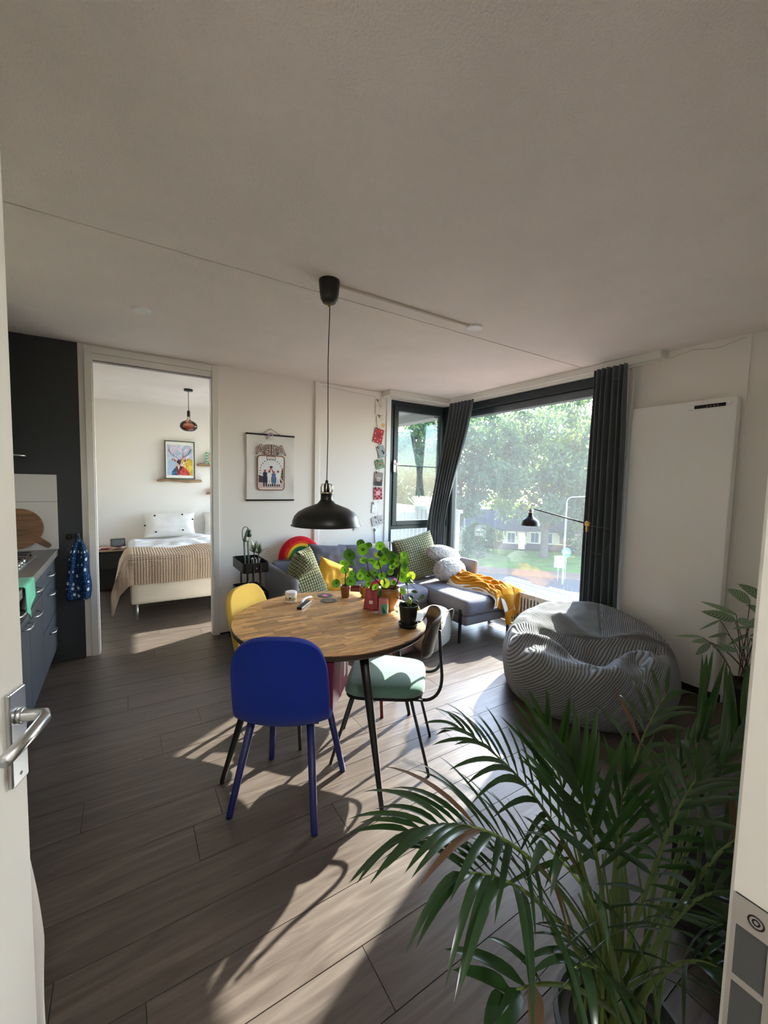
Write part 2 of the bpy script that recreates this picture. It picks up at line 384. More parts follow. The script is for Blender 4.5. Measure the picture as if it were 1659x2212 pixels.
# white cloth hanging behind the door leaf
# right door jamb with its strike plate
D3 = struct(thing('door_3', None, None, (.586, .03, 0)))
m = MB(); m.box(0, -.02, 0, .04, .125, 2.46); struct(m.build('door_jamb', TRIM, D3, bevel=.004))
m = MB(); m.box(-1.105, -.02, 2.42, 0, .125, 2.46); m.box(-1.105, -.02, 0, -1.075, .07, 2.42); struct(m.build('door_head', TRIM, D3, bevel=.004))
m = MB()
y0, y1 = .078, .1205
ya, yb = y0+.010, y1-.0045
m.box(-.002, y0, 1.040, 0, y1, 1.075); m.box(-.002, ya, .970, 0, yb, .978); m.box(-.002, y0, .88, 0, y1, .908)
m.box(-.002, y0, .908, 0, ya, 1.040); m.box(-.002, yb, .908, 0, y1, 1.040)
sp = m.build('strike_plate', mat('brushed_aluminium', '#b9b4ac', .45, .7), D3)
for z0, z1 in ((.978, 1.040), (.908, .970)):
    m = MB(); m.box(-.0012, ya, z0, -.0004, yb, z1); m.build('latch_slot', mat('slot_grey', '#4a4b4b', .6), sp)
ec = T(-.0021, (y0+y1)/2, 1.056, ry=-pi/2)
m = MB(); m.tube([(.0068*cos(2*pi*i/20), .0068*sin(2*pi*i/20), 0) for i in range(21)], .0009, 6, ec); m.tube([(.003*cos(2*pi*i/12), .003*sin(2*pi*i/12), 0) for i in range(13)], .0009, 6, ec); m.build('stamped_emblem', BLACKM, sp)
m = MB(); m.tube([(-.001, y0+.003, 1.0755), (-.001, y1-.002, 1.0755)], .0007, 6); m.build('plate_seam', BLACKM, sp)
# unseen fill lamp, added behind the camera to brighten door and room
HL = thing('hall_fill_lamp', 'added round white fill lamp, unseen in the hall behind the doorway', 'lamp', (.2, -.9, H))
m = MB(); m.lathe([(.17, -.012), (.17, 0)], 32); m.build('base', WHITE, HL)
m = MB(); m.lathe([(.02, -.09), (.1, -.082), (.15, -.055), (.165, -.012)], 32); m.build('shade', emat('fill_lamp_glow', '#f6f5f2', 55), HL, smooth=True)
# ------------------------------------------------------------------ curtains and radiators
def fabric(name, c, rough=.9, bs=900, bump=.3, var=.05, sheen=.15):
    return mat(name, c, rough, spec=.15, bump=bump, bs=bs, var=var, vs=5, sheen=sheen, bd=.001)
CURT = fabric('curtain_charcoal', '#565d60', var=.06)
def curtain(name, label, pos, folds, depth, n=150, rows=26, loc=(0, 0, 0)):
    """pos(v) -> (start point, end point) of the cloth line at height fraction v (0 bottom, 1 top)"""
    root = thing(name, label, 'curtain', loc, group='dark curtains of the big window')
    def fn(u, v):
        a, b = pos(v); a, b = V(a), V(b); t = (b-a); t.z = 0
        nrm = V((-t.y, t.x, 0)).normalized()
        pinch = 1-.35*max(0, (v-.93)/.07)
        k = depth*pinch*(1+.25*sin(u*11+1.3))
        wv = sin(2*pi*folds*u + .6*sin(u*9)+.25*sin(6*v+u*5))
        return a.lerp(b, u) + nrm*(k*wv) - V(loc)
    q = MB(); q.grid(fn, n, rows); q.build('cloth', CURT, root, smooth=True, solid=.003)
    def fh(u, v):
        a, b = pos(.958+.045*v); a, b = V(a), V(b); t = b-a; t.z = 0; nrm = V((-t.y, t.x, 0)).normalized()
        return a.lerp(b, u) + nrm*(depth*.62*(1+.25*sin(u*11+1.3))*sin(2*pi*folds*u+.6*sin(u*9)+.25*sin(6+u*5)) + .004) - V(loc)
    q = MB(); q.grid(fh, n, 3); q.build('heading_tape', CURT, root, smooth=True, solid=.004)
    return root
def c1(v):                      # gathered into the corner behind the sofa
    s = (1-v)
    b = min(1, (s/.62))
    k = b*b*(3-2*b)*.55+b*.45
    y0 = 3.995+(4.10-3.995)*k; y1 = 3.60+(4.06-3.60)*k
    x0 = 3.47+(3.27-3.47)*k; x1 = 3.49+(3.50-3.49)*k
    z = .05+2.475*v
    return (x0, y0-.012, z), (x1, y1-.012, z)
curtain('curtain', 'dark grey curtain swept back into the window corner behind the sofa', c1, 7, .03, loc=(3.45, 3.9, .05))
def c2(v):
    f = (1-v)
    return (3.475, 1.832-.05*f, .03+2.505*v), (3.475, 2.112+.018*f, .03+2.505*v)
curtain('curtain', 'dark grey curtain hanging straight beside the white wall heater panel', c2, 6, .034, loc=(3.475, 2.0, .03))

RADW = mat('white_enamel', '#e9e8e4', .25, coat=.3)
def panel_heater():
    r = thing('wall_heater', 'tall smooth white radiator panel on the right wall', 'radiator', (3.516, 1.4525, .09))
    m = MB(); m.box(0, -.3395, 0, .075, .3385, 2.083); m.build('front_panel', RADW, r, bevel=.006)
    m = MB(); m.box(.075, -.28, .1, .1, .28, 1.95); m.build('back_plate', mat('grey_back_plate', '#6b6a66', .5), r)
    m = MB()
    for y in (-.1, .0): m = MB(); m.tube([(.045, y, 0), (.045, y, -.088)], .009, 10); m.build('pipe', WHITE, r)
    m = MB(); m.prism(rrect(.235, .032, .008), 0, .012, T(-.0, -.17, 2.035, rx=pi/2, rz=-pi/2)); d = m.build('control_frame', WHITE, r, bevel=.002)
    m = MB(); m.prism(rrect(.185, .024, .004), 0, .003, T(-.012, -.19, 2.035, rx=pi/2, rz=-pi/2)); m.build('control_display', mat('black_gloss', '#0c0f12', .15), d)
    m = MB()
    for i in range(4): m.prism(disk(.0045, 12), 0, .002, T(-.015, -.175-.021*i, 2.033, rx=pi/2, rz=-pi/2))
    m.build('button', mat('grey_button', '#8d9295', .4), d)
    m = MB(); m.lathe([(.013, 0), (.013, .014), (.009, .018)], 14, T(0, -.302, 2.047, ry=-pi/2)); m.build('thermostat_knob', WHITE, d)
panel_heater()
def low_radiator():
    r = thing('radiator', 'low ribbed white radiator standing below the big window', 'radiator', (3.46, 2.78, 0))
    y0, y1 = -.52, .52
    m = MB(); m.box(-.035, y0, .10, -.022, y1, .42); n = 26
    for i in range(n):
        y = y0+.035+(y1-y0-.07)*i/(n-1)
        m.prism([(y-.013, -.022), (y-.008, -.0), (y+.008, 0), (y+.013, -.022)], .125, .395, T(-.035, 0, 0, rz=pi/2))
    m.build('front_panel', RADW, r, bevel=.002)
    m = MB(); m.box(.025, y0, .10, .038, y1, .42)
    for i in range(n):
        y = y0+.035+(y1-y0-.07)*i/(n-1)
        m.box(.038, y-.012, .125, .048, y+.012, .395)
    m.build('rear_panel', RADW, r, bevel=.002)
    m = MB(); m.box(-.036, y0, .418, .05, y1, .422)
    for i in range(40):
        y = y0+.03+i*(y1-y0-.06)/39; m.box(-.026, y-.009, .422, .038, y+.004, .426)
    m.box(-.04, y0-.002, .418, -.028, y1+.002, .442); m.box(.038, y0-.002, .418, .05, y1+.002, .442)
    m.build('top_grille', RADW, r, bevel=.001)
    m = MB(); m.box(-.036, y0-.004, .1, .05, y0, .442); m.build('side_cover', RADW, r)
    m = MB(); m.box(-.036, y1, .1, .05, y1+.004, .442); m.build('side_cover', RADW, r)
    for y in (-.38, .38):
        m = MB(); m.box(-.02, y-.02, 0, .03, y+.02, .1); m.build('foot', RADW, r)
low_radiator()

# ------------------------------------------------------------------ table
TX, TY, TR, TZ = 1.013, 2.132, .554, .75
STRIP = wood('table_strip_wood', '#96693c', '#dcb582', (7, 60, 30), rough=.43, bump=.06, rand=.30, c3='#bf945e', det=4)
EDGE = mat('table_edge_dark', '#3b2a20', .4)
def table():
    r = thing('dining_table', 'round dining table with strip wood top and four black tapered legs', 'table', (TX, TY, 0), 0)
    m = MB(); m.lathe([(TR-.02, .718), (TR-.004, .72), (TR, .726), (TR, .7435), (TR-.003, .7465)], 96); top = m.build('tabletop', EDGE, r, smooth=False)
    rr = random.Random(5); row = .0395; n = int(2*TR/row)+1; y = -TR
    Ri = TR-.003
    while y < TR:
        ya, yb = max(y, -Ri+.002), min(y+row, Ri-.002)
        half = sqrt(max(0, Ri*Ri-min(ya*ya, yb*yb) if ya*yb > 0 else Ri*Ri))
        x = -half-rr.random()*.13
        while x < half:
            L = rr.uniform(.12, .23); a, b = x, x+L; x += L
            pts = []
            g = .0006
            poly = [(a+g, ya+g), (b-g, ya+g), (b-g, yb-g), (a+g, yb-g)]
            # clip against the circle: sample the outline and pull outside points in
            fine = []
            for i in range(4):
                p, q = poly[i], poly[(i+1) % 4]
                for k in range(6): fine.append((p[0]+(q[0]-p[0])*k/6, p[1]+(q[1]-p[1])*k/6))
            out = []
            for px, py in fine:
                d = hypot(px, py)
                if d > Ri:
                    xx = sqrt(max(0, Ri*Ri-py*py)); px2 = max(-xx, min(xx, px))
                    px = px2
                if not out or hypot(px-out[-1][0], py-out[-1][1]) > .0015: out.append((px, py))
            if len(out) < 3: continue
            xs = [p[0] for p in out]
            if max(xs)-min(xs) < .004: continue
            inside = all(hypot(*p) <= Ri for p in poly)
            if inside: out = poly
            cx = sum(p[0] for p in out)/len(out); cy = (ya+yb)/2
            q = MB(); q.prism([(px-cx, py-cy) for px, py in out], 0, .0036)
            q.build('strip', STRIP, top, loc=(cx, cy, .7463+rr.uniform(0, .0002)))
        y += row
    feet = [(-.024, -.618, pi*1.5), (-.62, -.049, pi), (.562, -.022, 0), (.01, .60, pi/2)]
    for fx, fy, a in feet:
        d = V((fx, fy, 0)).normalized()
        m = MB(); m.tube([(fx, fy, .0), (fx, fy, .012)]+[tuple(V((fx, fy, 0)).lerp(V((d.x*.39, d.y*.39, .718)), t) + V((0, 0, .012*(1-t)))) for t in (.25, .5, .75, 1)], [.011, .0115, .015, .0185, .022, .0255], 18)
        m.build('leg', BLACK, r, smooth=True)
        m = MB(); m.lathe([(.05, .708), (.05, .718)], 20, T(d.x*.39, d.y*.39, 0)); m.build('leg_plate', BLACK, r)
    return r
table()

# ------------------------------------------------------------------ chairs
def shell_chair(name, label, loc, az, fab, legm, rtop, rbot, fx=.205, top=.875, tw=0, dz=0):
    """upholstered bucket chair; local +x is the way it faces"""
    r = thing(name, label, 'chair', loc, az)
    prof = bez((.235, 0, .452), (.05, 0, .445), (-.10, 0, .44), 10)[:-1] + bez((-.10, 0, .44), (-.215, 0, .435), (-.235, 0, .54), 8)[:-1] + bez((-.235, 0, .54), (-.265, 0, .68), (-.305, 0, top), 12)
    prof = [q_+V((0, 0, dz)) for q_ in prof]
    L = [0]
    for i in range(1, len(prof)): L.append(L[-1]+(prof[i]-prof[i-1]).length)
    tot = L[-1]
    def P(s):
        d = s*tot
        for i in range(1, len(prof)):
            if L[i] >= d: 
                f = (d-L[i-1])/(L[i]-L[i-1]); return prof[i-1].lerp(prof[i], f), (prof[i]-prof[i-1]).normalized()
        return prof[-1], (prof[-1]-prof[-2]).normalized()
    def fn(u, v):
        # superellipse disc mapping keeps the rim round
        a = (u*2-1); b = .5-.5*cos(pi*v)
        p, t = P(b)
        e = abs(2*b-1)
        hw = max(.05, .207*(max(0, 1-e**7))**(1/3.0) * (1.0-.06*b))
        y = a*hw
        n = V((t.z, 0, -t.x)); 
        if n.z < 0 and b < .4: n = -n
        bend = (.016+.034*sin(pi*min(1, max(0, b))))*(abs(y/.228)**2.4)
        nn = V((0, 0, 1)).lerp(V((1, 0, .15)), max(0, min(1, (b-.42)/.25)))
        q = p + V((0, y, 0)) + nn.normalized()*bend
        return q
    m = MB(); m.grid(fn, 26, 46)
    sh = m.build('seat_shell', fab, r, smooth=True, solid=.034); sh.modifiers['solid'].offset = -1 if True else 0
    mm = sh.modifiers.new('sub', 'SUBSURF'); mm.levels = 1; mm.render_levels = 1
    m = MB(); m.grid(lambda u, v: (.13*(2*u-1)-.01, .15*(2*v-1), .407+dz+.006*((2*u-1)**2)), 6, 6); m.build('under_frame', legm, r, solid=.012)
    for sx in (1, -1):
        for sy in (1, -1):
            m = MB(); ft = Matrix.Rotation(tw, 3, 'Z') @ V((sx*fx, sy*fx, 0)); m.tube([ft, ft*.985+V((0, 0, .02)), Matrix.Rotation(tw*.5, 3, 'Z') @ V((sx*.145, sy*.135, .418+dz))], [rbot, rbot*1.03, rtop], 14); m.build('leg', legm, r, smooth=True)
    return r
BLUEF = fabric('royal_blue_felt', '#0e2a88', bs=1400, bump=.6, var=.05, sheen=.1)
YELF = fabric('mustard_felt', '#d6b354', bs=1400, bump=.5, var=.06)
shell_chair('dining_chair', 'royal blue fabric chair with blue legs holding a magenta box', (.667, 1.85, 0), R(60), BLUEF, mat('blue_lacquer', '#151d58', .45), 0.0185, .015, tw=R(-14), dz=.03)
shell_chair('dining_chair', 'mustard yellow fabric chair with black legs, tucked under the table', (.84, 2.42, 0), R(-48), YELF, BLACK, .0155, .009, top=.86)
def mint_chair():
    r = thing('dining_chair', 'chair with mint green seat pad and curved brown plywood backrest', 'chair', (1.233, 1.893, 0), R(140.3))
    # local +x = forward
    def pad(u, v):
        a, b = 2*u-1, 2*v-1
        return a, b
    q = MB()
    poly = []
    for i in range(40):
        a = 2*pi*i/40; c_, s_ = cos(a), sin(a)
        e = 2/5.0
        x = .215*abs(c_)**e*(1 if c_ > 0 else -1); y = (.215+.02*(x/.2))*abs(s_)**e*(1 if s_ > 0 else -1)
        poly.append((x, y))
    def ring(k, z): return [(x*k, y*k, z) for x, y in poly]
    rings = [ring(.93, .415), ring(1.0, .428), ring(1.0, .452), ring(.97, .468), ring(.85, .477), ring(.5, .483), ring(.05, .485)]
    vs = [p for g in rings for p in g]; n = 40; fs = []
    for j in range(len(rings)-1):
        for i in range(n): fs.append((j*n+i, j*n+(i+1) % n, (j+1)*n+(i+1) % n, (j+1)*n+i))
    fs.append(tuple(range(n-1, -1, -1))); fs.append(tuple((len(rings)-1)*n+i for i in range(n)))
    q.add(vs, fs, T(-.015, 0, 0)); q.build('seat_pad', fabric('mint_velvet', '#5f8074', bs=600, bump=.15, var=.08, sheen=.4), r, smooth=True)
    q = MB(); q.prism([(x*.97, y*.97) for x, y in poly], .404, .415, T(-.015, 0, 0)); q.build('seat_board', BLACKM, r)
    PLY = wood('walnut_ply', '#2d231d', '#4a392e', (20, 20, 2), rough=.5, bump=.08, rand=.05)
    def back(u, v):
        a, b = 2*u-1, 2*v-1
        e = .5
        hh = .104*(max(0, 1-abs(a)**4.5))**.33+.002
        y = a*.205; z = .722+b*hh - .0*a
        x = -.285 - (z-.715)*.20 + .072*abs(a)**2.0
        return (x, y, z)
    q = MB(); q.grid(back, 26, 10); bk = q.build('backrest', [PLY, PLY], r, smooth=True, solid=.013); 
    q = MB()
    for s in (1, -1):
        q.tube(bez((.14, s*.165, .405), (-.20, s*.165, .405), (-.26, s*.165, .405), 5)[:-1]+bez((-.22, s*.165, .405), (-.335, s*.15, .405), (-.315, s*.12, .56), 10)[:-1]+[(-.315, s*.12, .56), (-.307, s*.105, .63), (-.300, s*.10, .76)], .0085, 10)
    q.tube([(.12, -.165, .405), (.12, .165, .405)], .008, 8); q.tube([(-.17, -.165, .405), (-.17, .165, .405)], .008, 8)
    q.build('frame', BLACK, r, smooth=True)
    for fx, fy, txx, tyy in ((.265, .165, .15, .163), (.265, -.165, .15, .163), (-.265, .173, -.16, .163), (-.265, -.173, -.16, .163)):
        s = 1 if fy > 0 else -1
        q = MB(); q.tube([(fx, fy, 0), (fx*.995, fy, .012), (txx, s*tyy, .405)], [.0085, .0085, .0085], 10); q.build('leg', BLACK, r, smooth=True)
    q = MB()
    for s in (1, -1):
        for z in (.66, .735): q.lathe([(.006, 0), (.006, .004), (.003, .006)], 8, T(-.308+(.735-z)*.15-.006, s*.103, z, ry=-pi/2))
    q.build('screw', CHROME, r)
mint_chair()
def red_chair():
    r = thing('dining_chair', 'dark red wooden chair on the far side of the table', 'chair', (1.42, 2.47, 0), R(222))
    RED = mat('red_lacquer', '#7c1f22', .35, coat=.2)
    for sx in (1, -1):
        for sy in (1, -1):
            q = MB(); q.tube([(sx*.215, sy*.21, 0), (sx*.17, sy*.17, .43)], [.012, .016], 12); q.build('leg', RED, r, smooth=True)
    q = MB(); q.prism(rrect(.42, .42, .06), .43, .455); q.build('seat', RED, r, bevel=.008)
    q = MB()
    q.grid(lambda u, v: (-.27+.05*(2*u-1)**2*1.0-.02*v, .215*(2*u-1), .655+.075*v), 14, 3); q.build('top_rail', RED, r, smooth=True, solid=.016)
    for s in (1, 0, -1):
        q = MB(); q.tube([(-.19, s*.15, .45), (-.262+.02*abs(s), s*.165, .67)], .0085, 10); q.build('back_spindle', RED, r, smooth=True)
red_chair()
def magenta_box():
    r = thing('cardboard_box', 'magenta cardboard box standing on the blue chair seat', 'box', (.775, 1.858, .472), R(50), rot=None)
    MG = mat('magenta_card', '#6d1d40', .55, var=.06, vs=6)
    m = MB(); m.box(-.156, -.15, 0, .156, .15, .235); m.build('carton', MG, r, bevel=.003)
    m = MB(); m.box(-.16, -.153, .195, .16, .153, .24); m.build('lid', mat('magenta_card_dark', '#6d1d3f', .55), r, bevel=.003)
    m = MB(); m.box(.06, -.1516, .07, .10, -.1501, .16); m.build('label', mat('paper_label', '#d9cfd2', .6), r)
    m = MB(); m.box(-.03, -.1512, .0, .015, -.1501, .18); m.build('tape', mat('clear_tape', '#a5607e', .2), r)
magenta_box()
# ------------------------------------------------------------------ sofa with chaise
SOFA = fabric('sofa_grey_weave', '#7b7b84', bs=700, bump=.5, var=.05)
SOFAD = fabric('sofa_grey_weave_dark', '#5e5f69', bs=700, bump=.5, var=.05)
def sbox(x0, y0, z0, x1, y1, z1, r=.05, n=14, puff=0, dent=None):
    """soft box: rounded edges, a little crowned"""
    q = MB(); c = V(((x0+x1)/2, (y0+y1)/2, (z0+z1)/2)); h = V(((x1-x0)/2, (y1-y0)/2, (z1-z0)/2))
    def face(ax, s):
        o = [i for i in range(3) if i != ax]
        def fn(u, v):
            p = [0, 0, 0]; p[ax] = s
            # cluster points at the edges
            e = lambda t: sin((t*2-1)*pi/2)
            p[o[0]] = e(u); p[o[1]] = e(v)
            d = V((p[0]*h.x, p[1]*h.y, p[2]*h.z))
            core = V([max(-(h[i]-r), min(h[i]-r, d[i])) for i in range(3)])
            k = d-core
            d = core + (k.normalized()*r if k.length > 1e-6 else k)
            if puff: d[ax] += s*puff*(1-p[o[0]]**2)*(1-p[o[1]]**2)
            return c+d
        return fn
    for ax in range(3):
        for s in (1, -1):
            fl = (s < 0) != (ax == 1)
            q.grid(face(ax, s), n, n, flip=fl)
    return q
def sofa():
    X0, X1 = 1.20, 3.425
    r = thing('sofa', 'grey corner sofa with chaise on thin black legs under the window', 'sofa', (2.3, 3.6, 0))
    def part(q, nm, m=SOFA):
        o = q.build(nm, m, r, smooth=True); o.location = (-2.3, -3.6, 0); return o
    part(sbox(1.27, 3.36, .17, 2.72, 4.12, .27, .02), 'seat_base')
    part(sbox(2.725, 2.80, .175, 3.40, 4.12, .265, .025), 'chaise_base')
    part(sbox(1.285, 3.33, .265, 2.0, 3.98, .44, .05, puff=.012), 'seat_cushion')
    part(sbox(2.005, 3.33, .265, 2.715, 3.98, .44, .05, puff=.012), 'seat_cushion')
    part(sbox(2.72, 2.79, .262, 3.40, 3.98, .425, .05, 18, puff=.012), 'chaise_cushion')
    part(sbox(1.20, 3.34, .17, 1.275, 4.15, .685, .032), 'armrest')
    part(sbox(3.372, 3.34, .17, 3.432, 4.15, .665, .028), 'armrest')
    part(sbox(1.27, 4.03, .17, 3.375, 4.15, .70, .03), 'back_frame')
    for x, y in ((2.715, 2.86), (3.395, 2.86), (1.24, 3.40), (1.24, 4.08), (3.40, 4.08), (2.715, 4.02)):
        q = MB(); q.box(x-.011, y-.011, 0, x+.011, y+.011, .33 if y < 3 else .2); part(q, 'leg', BLACK).data.polygons.foreach_set('use_smooth', [False]*6)
sofa()
def pillow(w, h, t, n=26, pinch=.07, bump=None, wr=0, seed=0, fold=None):
    """stuffed cushion, width along x, height along z from 0, thickness along y"""
    q = MB()
    def side(s):
        def fn(u, v):
            a, b = 2*u-1, 2*v-1
            k = ((1-a**4)*(1-b**4))
            th = t/2*max(0, k)**.62
            px = a*w/2*(1-pinch*(1-b*b)*abs(a)**3); pz = b*h/2*(1-pinch*(1-a*a)*abs(b)**3)
            if wr: th += wr*mnoise.noise(V((a*3+seed, b*3, s*2+seed)))*k
            if bump: th += bump(u, v)*min(1, k*6)
            p = V((px, s*th, pz+h/2))
            return fold(p) if fold else p
        return fn
    q.grid(side(-1), n, n); q.grid(side(1), n, n, flip=True)
    return q
def cushion(name, label, m, q, loc, lean=0, rz=0, roll=0, group=None, cat='cushion'):
    o = q.build(name, m, None, smooth=True)
    o.matrix_world = Matrix.Translation(loc) @ Matrix.Rotation(rz, 4, 'Z') @ Matrix.Rotation(lean, 4, 'X') @ Matrix.Rotation(roll, 4, 'Y')
    return tag(o, label, cat, group)
# back cushions of the sofa lean on the back frame
cushion('back_cushion', 'slate grey back cushion at the left of the sofa behind yellow cushion', SOFAD, pillow(.47, .43, .19, wr=.02, seed=1), (1.81, 3.92, .44), R(-13), R(3), R(6), group='grey back cushions of the sofa')
cushion('back_cushion', 'slate grey back cushion in the middle of the sofa behind the plants', SOFAD, pillow(.66, .42, .20, wr=.02, seed=4), (2.31, 3.94, .43), R(-13), R(-2), group='grey back cushions of the sofa')
cushion('back_cushion', 'slate grey back cushion at the window corner behind the green cushion', SOFAD, pillow(.62, .42, .20, wr=.02, seed=8), (2.98, 3.95, .42), R(-12), R(2), group='grey back cushions of the sofa')
# green knotted cushions
GREENW = gridmat('green_knotted_cotton', '#a4a684', '#2a2c20', 19, 19, lo=.15, hi=.45)
def knots(n, a): return lambda u, v: a*(abs(sin(pi*n*u))*abs(sin(pi*n*v)))**.6
def slump(p):
    p = V(p)
    p.y *= 1.25
    return _sl(p)
def _sl(p):
    # the upper left corner has flopped forward over the armrest
    d = (p.z-.27)*.62 - (p.x+.03)*.80
    if d > 0:
        k = d; r_ = .075; a_ = min(k/r_, 2.6)
        ox, oz = -.80, .62
        f = (k-2.6*r_) if k > 2.6*r_ else 0
        sx = r_*sin(a_)-k-f*.75; sy = -r_*(1-cos(a_))-f*.4
        return V((p.x+ox*sx, p.y+sy*1.3, p.z+oz*sx))
    return p
cushion('knotted_cushion', 'olive green knotted cushion slumped over the left sofa armrest', GREENW, pillow(.50, .50, .15, n=150, bump=knots(19, .011), fold=slump), (1.42, 3.50, .41), R(-24), R(12), R(-10), group='olive green knotted cushions')
cushion('knotted_cushion', 'olive green knotted cushion upright in the window corner of the sofa', GREENW, pillow(.53, .53, .15, n=150, bump=knots(19, .011)), (2.955, 3.72, .425), R(-17), R(-6), R(-12), group='olive green knotted cushions')
cushion('yellow_cushion', 'plain mustard yellow cushion leaning on the left grey back cushion', fabric('mustard_cotton', '#c48f2a', bs=900, bump=.3), pillow(.39, .37, .14, n=40, wr=.014, seed=3), (1.70, 3.60, .405), R(-26), R(10), R(27))
# rainbow cushion: half disc with coloured bands
def rainbow():
    cols = ['#c31226', '#d9451f', '#e6b52d', '#2f7d3f', '#1d5fae', '#4b2a6e']
    ms = [fabric('rainbow_'+str(i), c, bump=.2, bs=500) for i, c in enumerate(cols)]
    q = MB(); nr, na = 36, 40; Rr, r0 = .235, .02
    for s in (-1, 1):
        vs = []; fs = []; mi = []
        for j in range(nr+1):
            rr = r0+(Rr-r0)*j/nr
            for i in range(na+1):
                a = pi*i/na
                k = (1-((rr-r0)/(Rr-r0)*2-1)**4)*(1-(abs(2*i/na-1))**6)
                th = .05*max(0, k)**.5 + (.006*sin(rr*90+a*3)*abs(cos(a*9)) if rr > .16 else 0)*k
                vs.append((rr*cos(a), s*th, rr*sin(a)))
        b = len(q.v)
        for v_ in vs: q.v.append(V(v_))
        bands = [.18, .155, .13, .1, .065, 0]
        for j in range(nr):
            rm = r0+(Rr-r0)*(j+.5)/nr
            mi_ = next(k for k, bb in enumerate(bands) if rm >= bb)
            for i in range(na):
                f = [b+j*(na+1)+i, b+j*(na+1)+i+1, b+(j+1)*(na+1)+i+1, b+(j+1)*(na+1)+i]
                q.f.append(f if s > 0 else f[::-1]); q.mi.append(mi_)
    o = q.build('rainbow_cushion', ms, None, smooth=True)
    o.matrix_world = Matrix.Translation((1.565, 4.09, .715)) @ Matrix.Rotation(R(-8), 4, 'X')
    tag(o, 'half round rainbow striped cushion on the sofa back against the wall', 'cushion')
rainbow()
# fluffy white cushions in the chaise corner
FLUFF = mat('white_sherpa', '#cfccc6', .95, spec=.1, bump=1.0, bs=110, sheen=.3, bd=.02)
def fluffy(a, b, c, n=140, seed=0):
    q = MB()
    def fn(u, v):
        th = 2*pi*u; ph = pi*v
        d = V((sin(ph)*cos(th), sin(ph)*sin(th), -cos(ph)))
        k = 1 + .035*mnoise.noise(d*5+V((seed, 0, 0))) + .11*abs(mnoise.noise(d*14+V((seed, 3, 0)))) + .05*abs(mnoise.noise(d*29+V((seed, 9, 0))))
        return (a*d.x*k, b*d.y*k, c*d.z*k)
    q.grid(fn, n, n//2, cu=True); return q
o = cushion('fluffy_cushion', 'plump oval white fluffy cushion lying on the chaise by the mustard throw', FLUFF, fluffy(.20, .115, .135, seed=1), (3.10, 3.46, .56), R(-14), R(-4), R(6), group='white fluffy cushions')
o = cushion('fluffy_cushion', 'long white fluffy bolster leaning on the green cushion behind the oval one', FLUFF, fluffy(.215, .075, .095, seed=9), (3.12, 3.60, .72), R(-14), R(-8), R(14), group='white fluffy cushions')
# throw over the chaise
MUST = fabric('mustard_muslin', '#c98410', bs=500, bump=.4, var=.06)
MUSTW = fabric('white_fleece', '#efece6', bs=300, bump=.4)
def throw():
    r = thing('throw_blanket', 'rumpled mustard yellow throw with white lining over the chaise end', 'blanket', (3.2, 3.1, .44))
    P0, P1 = V((3.15, 3.42)), V((3.285, 2.83))
    ax = (P1-P0); L = ax.length; ax = ax/L; nx = V((-ax.y, ax.x))*-1
    def core(a, s):
        """a across -1..1 (window side +), s metres along from the cushions"""
        t = s/L
        wd = .155+.045*min(1, t*1.6)+.02*sin(t*7)
        q = P0+ax*s - nx*(a*wd) if False else P0+ax*s+V((a*wd*.97, a*wd*.24))
        hump = (1-abs(a)**2.2)
        z = .447+(.115-.05*t)*hump+.014*sin(7*a+9*t)*hump+.011*sin(15*a-13*t+1)*hump+.006*sin(31*a+5*sin(t*7))+.004*abs(sin(s*150))
        return q.x, q.y, z
    def fn(u, v):
        a = 2*u-1; s = v*1.0*.93
        x, y, z = core(a, min(s, L-.0)) if s <= L else core(a, L)
        if s > L:
            d = s-L; drop = max(0, d*(1-.55*abs(a-.25)))
            y = 2.775-.03*min(1, d*14)-.018*sin(a*6+2)*min(1, d*6); z = min(z, .45+.05*(1-a*a))-drop; x = x+.10*d*a
        if x > 3.425 and y > 2.78: z -= (x-3.425)*.8; x = 3.425+(x-3.425)*.5
        return (x-3.2, y-3.1, z-.44)
    q = MB(); q.grid(fn, 64, 150); q.build('top_cloth', MUST, r, smooth=True, solid=.006)
    def lin_(u, v):
        p_ = V(fn(.12*u, v*.985)); return p_+V((-.008-.012*(1-u), -.004, -.013-.006*(1-u)))
    q = MB(); q.grid(lin_, 10, 90); q.build('lining', MUSTW, r, smooth=True, solid=.004)
    def cor(u, v):
        x = 3.15+.19*u+.03*v; z = .415-.21*v*(1-.5*abs(u-.55))-.02*sin(u*6); y = 2.752-.03*sin(u*5+v)*v-.012*v
        return (x-3.2, y-3.1, z-.44)
    q = MB(); q.grid(cor, 24, 24); q.build('folded_corner', MUSTW, r, smooth=True, solid=.006)
    def cor2(u, v):
        x = 3.17+.13*u*(1-.35*v)+.02*v; z = .275-.13*v+.03*u; y = 2.725-.03*sin(u*4)*v-.015
        return (x-3.2, y-3.1, z-.44)
    q = MB(); q.grid(cor2, 16, 16); q.build('hem_corner', MUST, r, smooth=True, solid=.006)
throw()

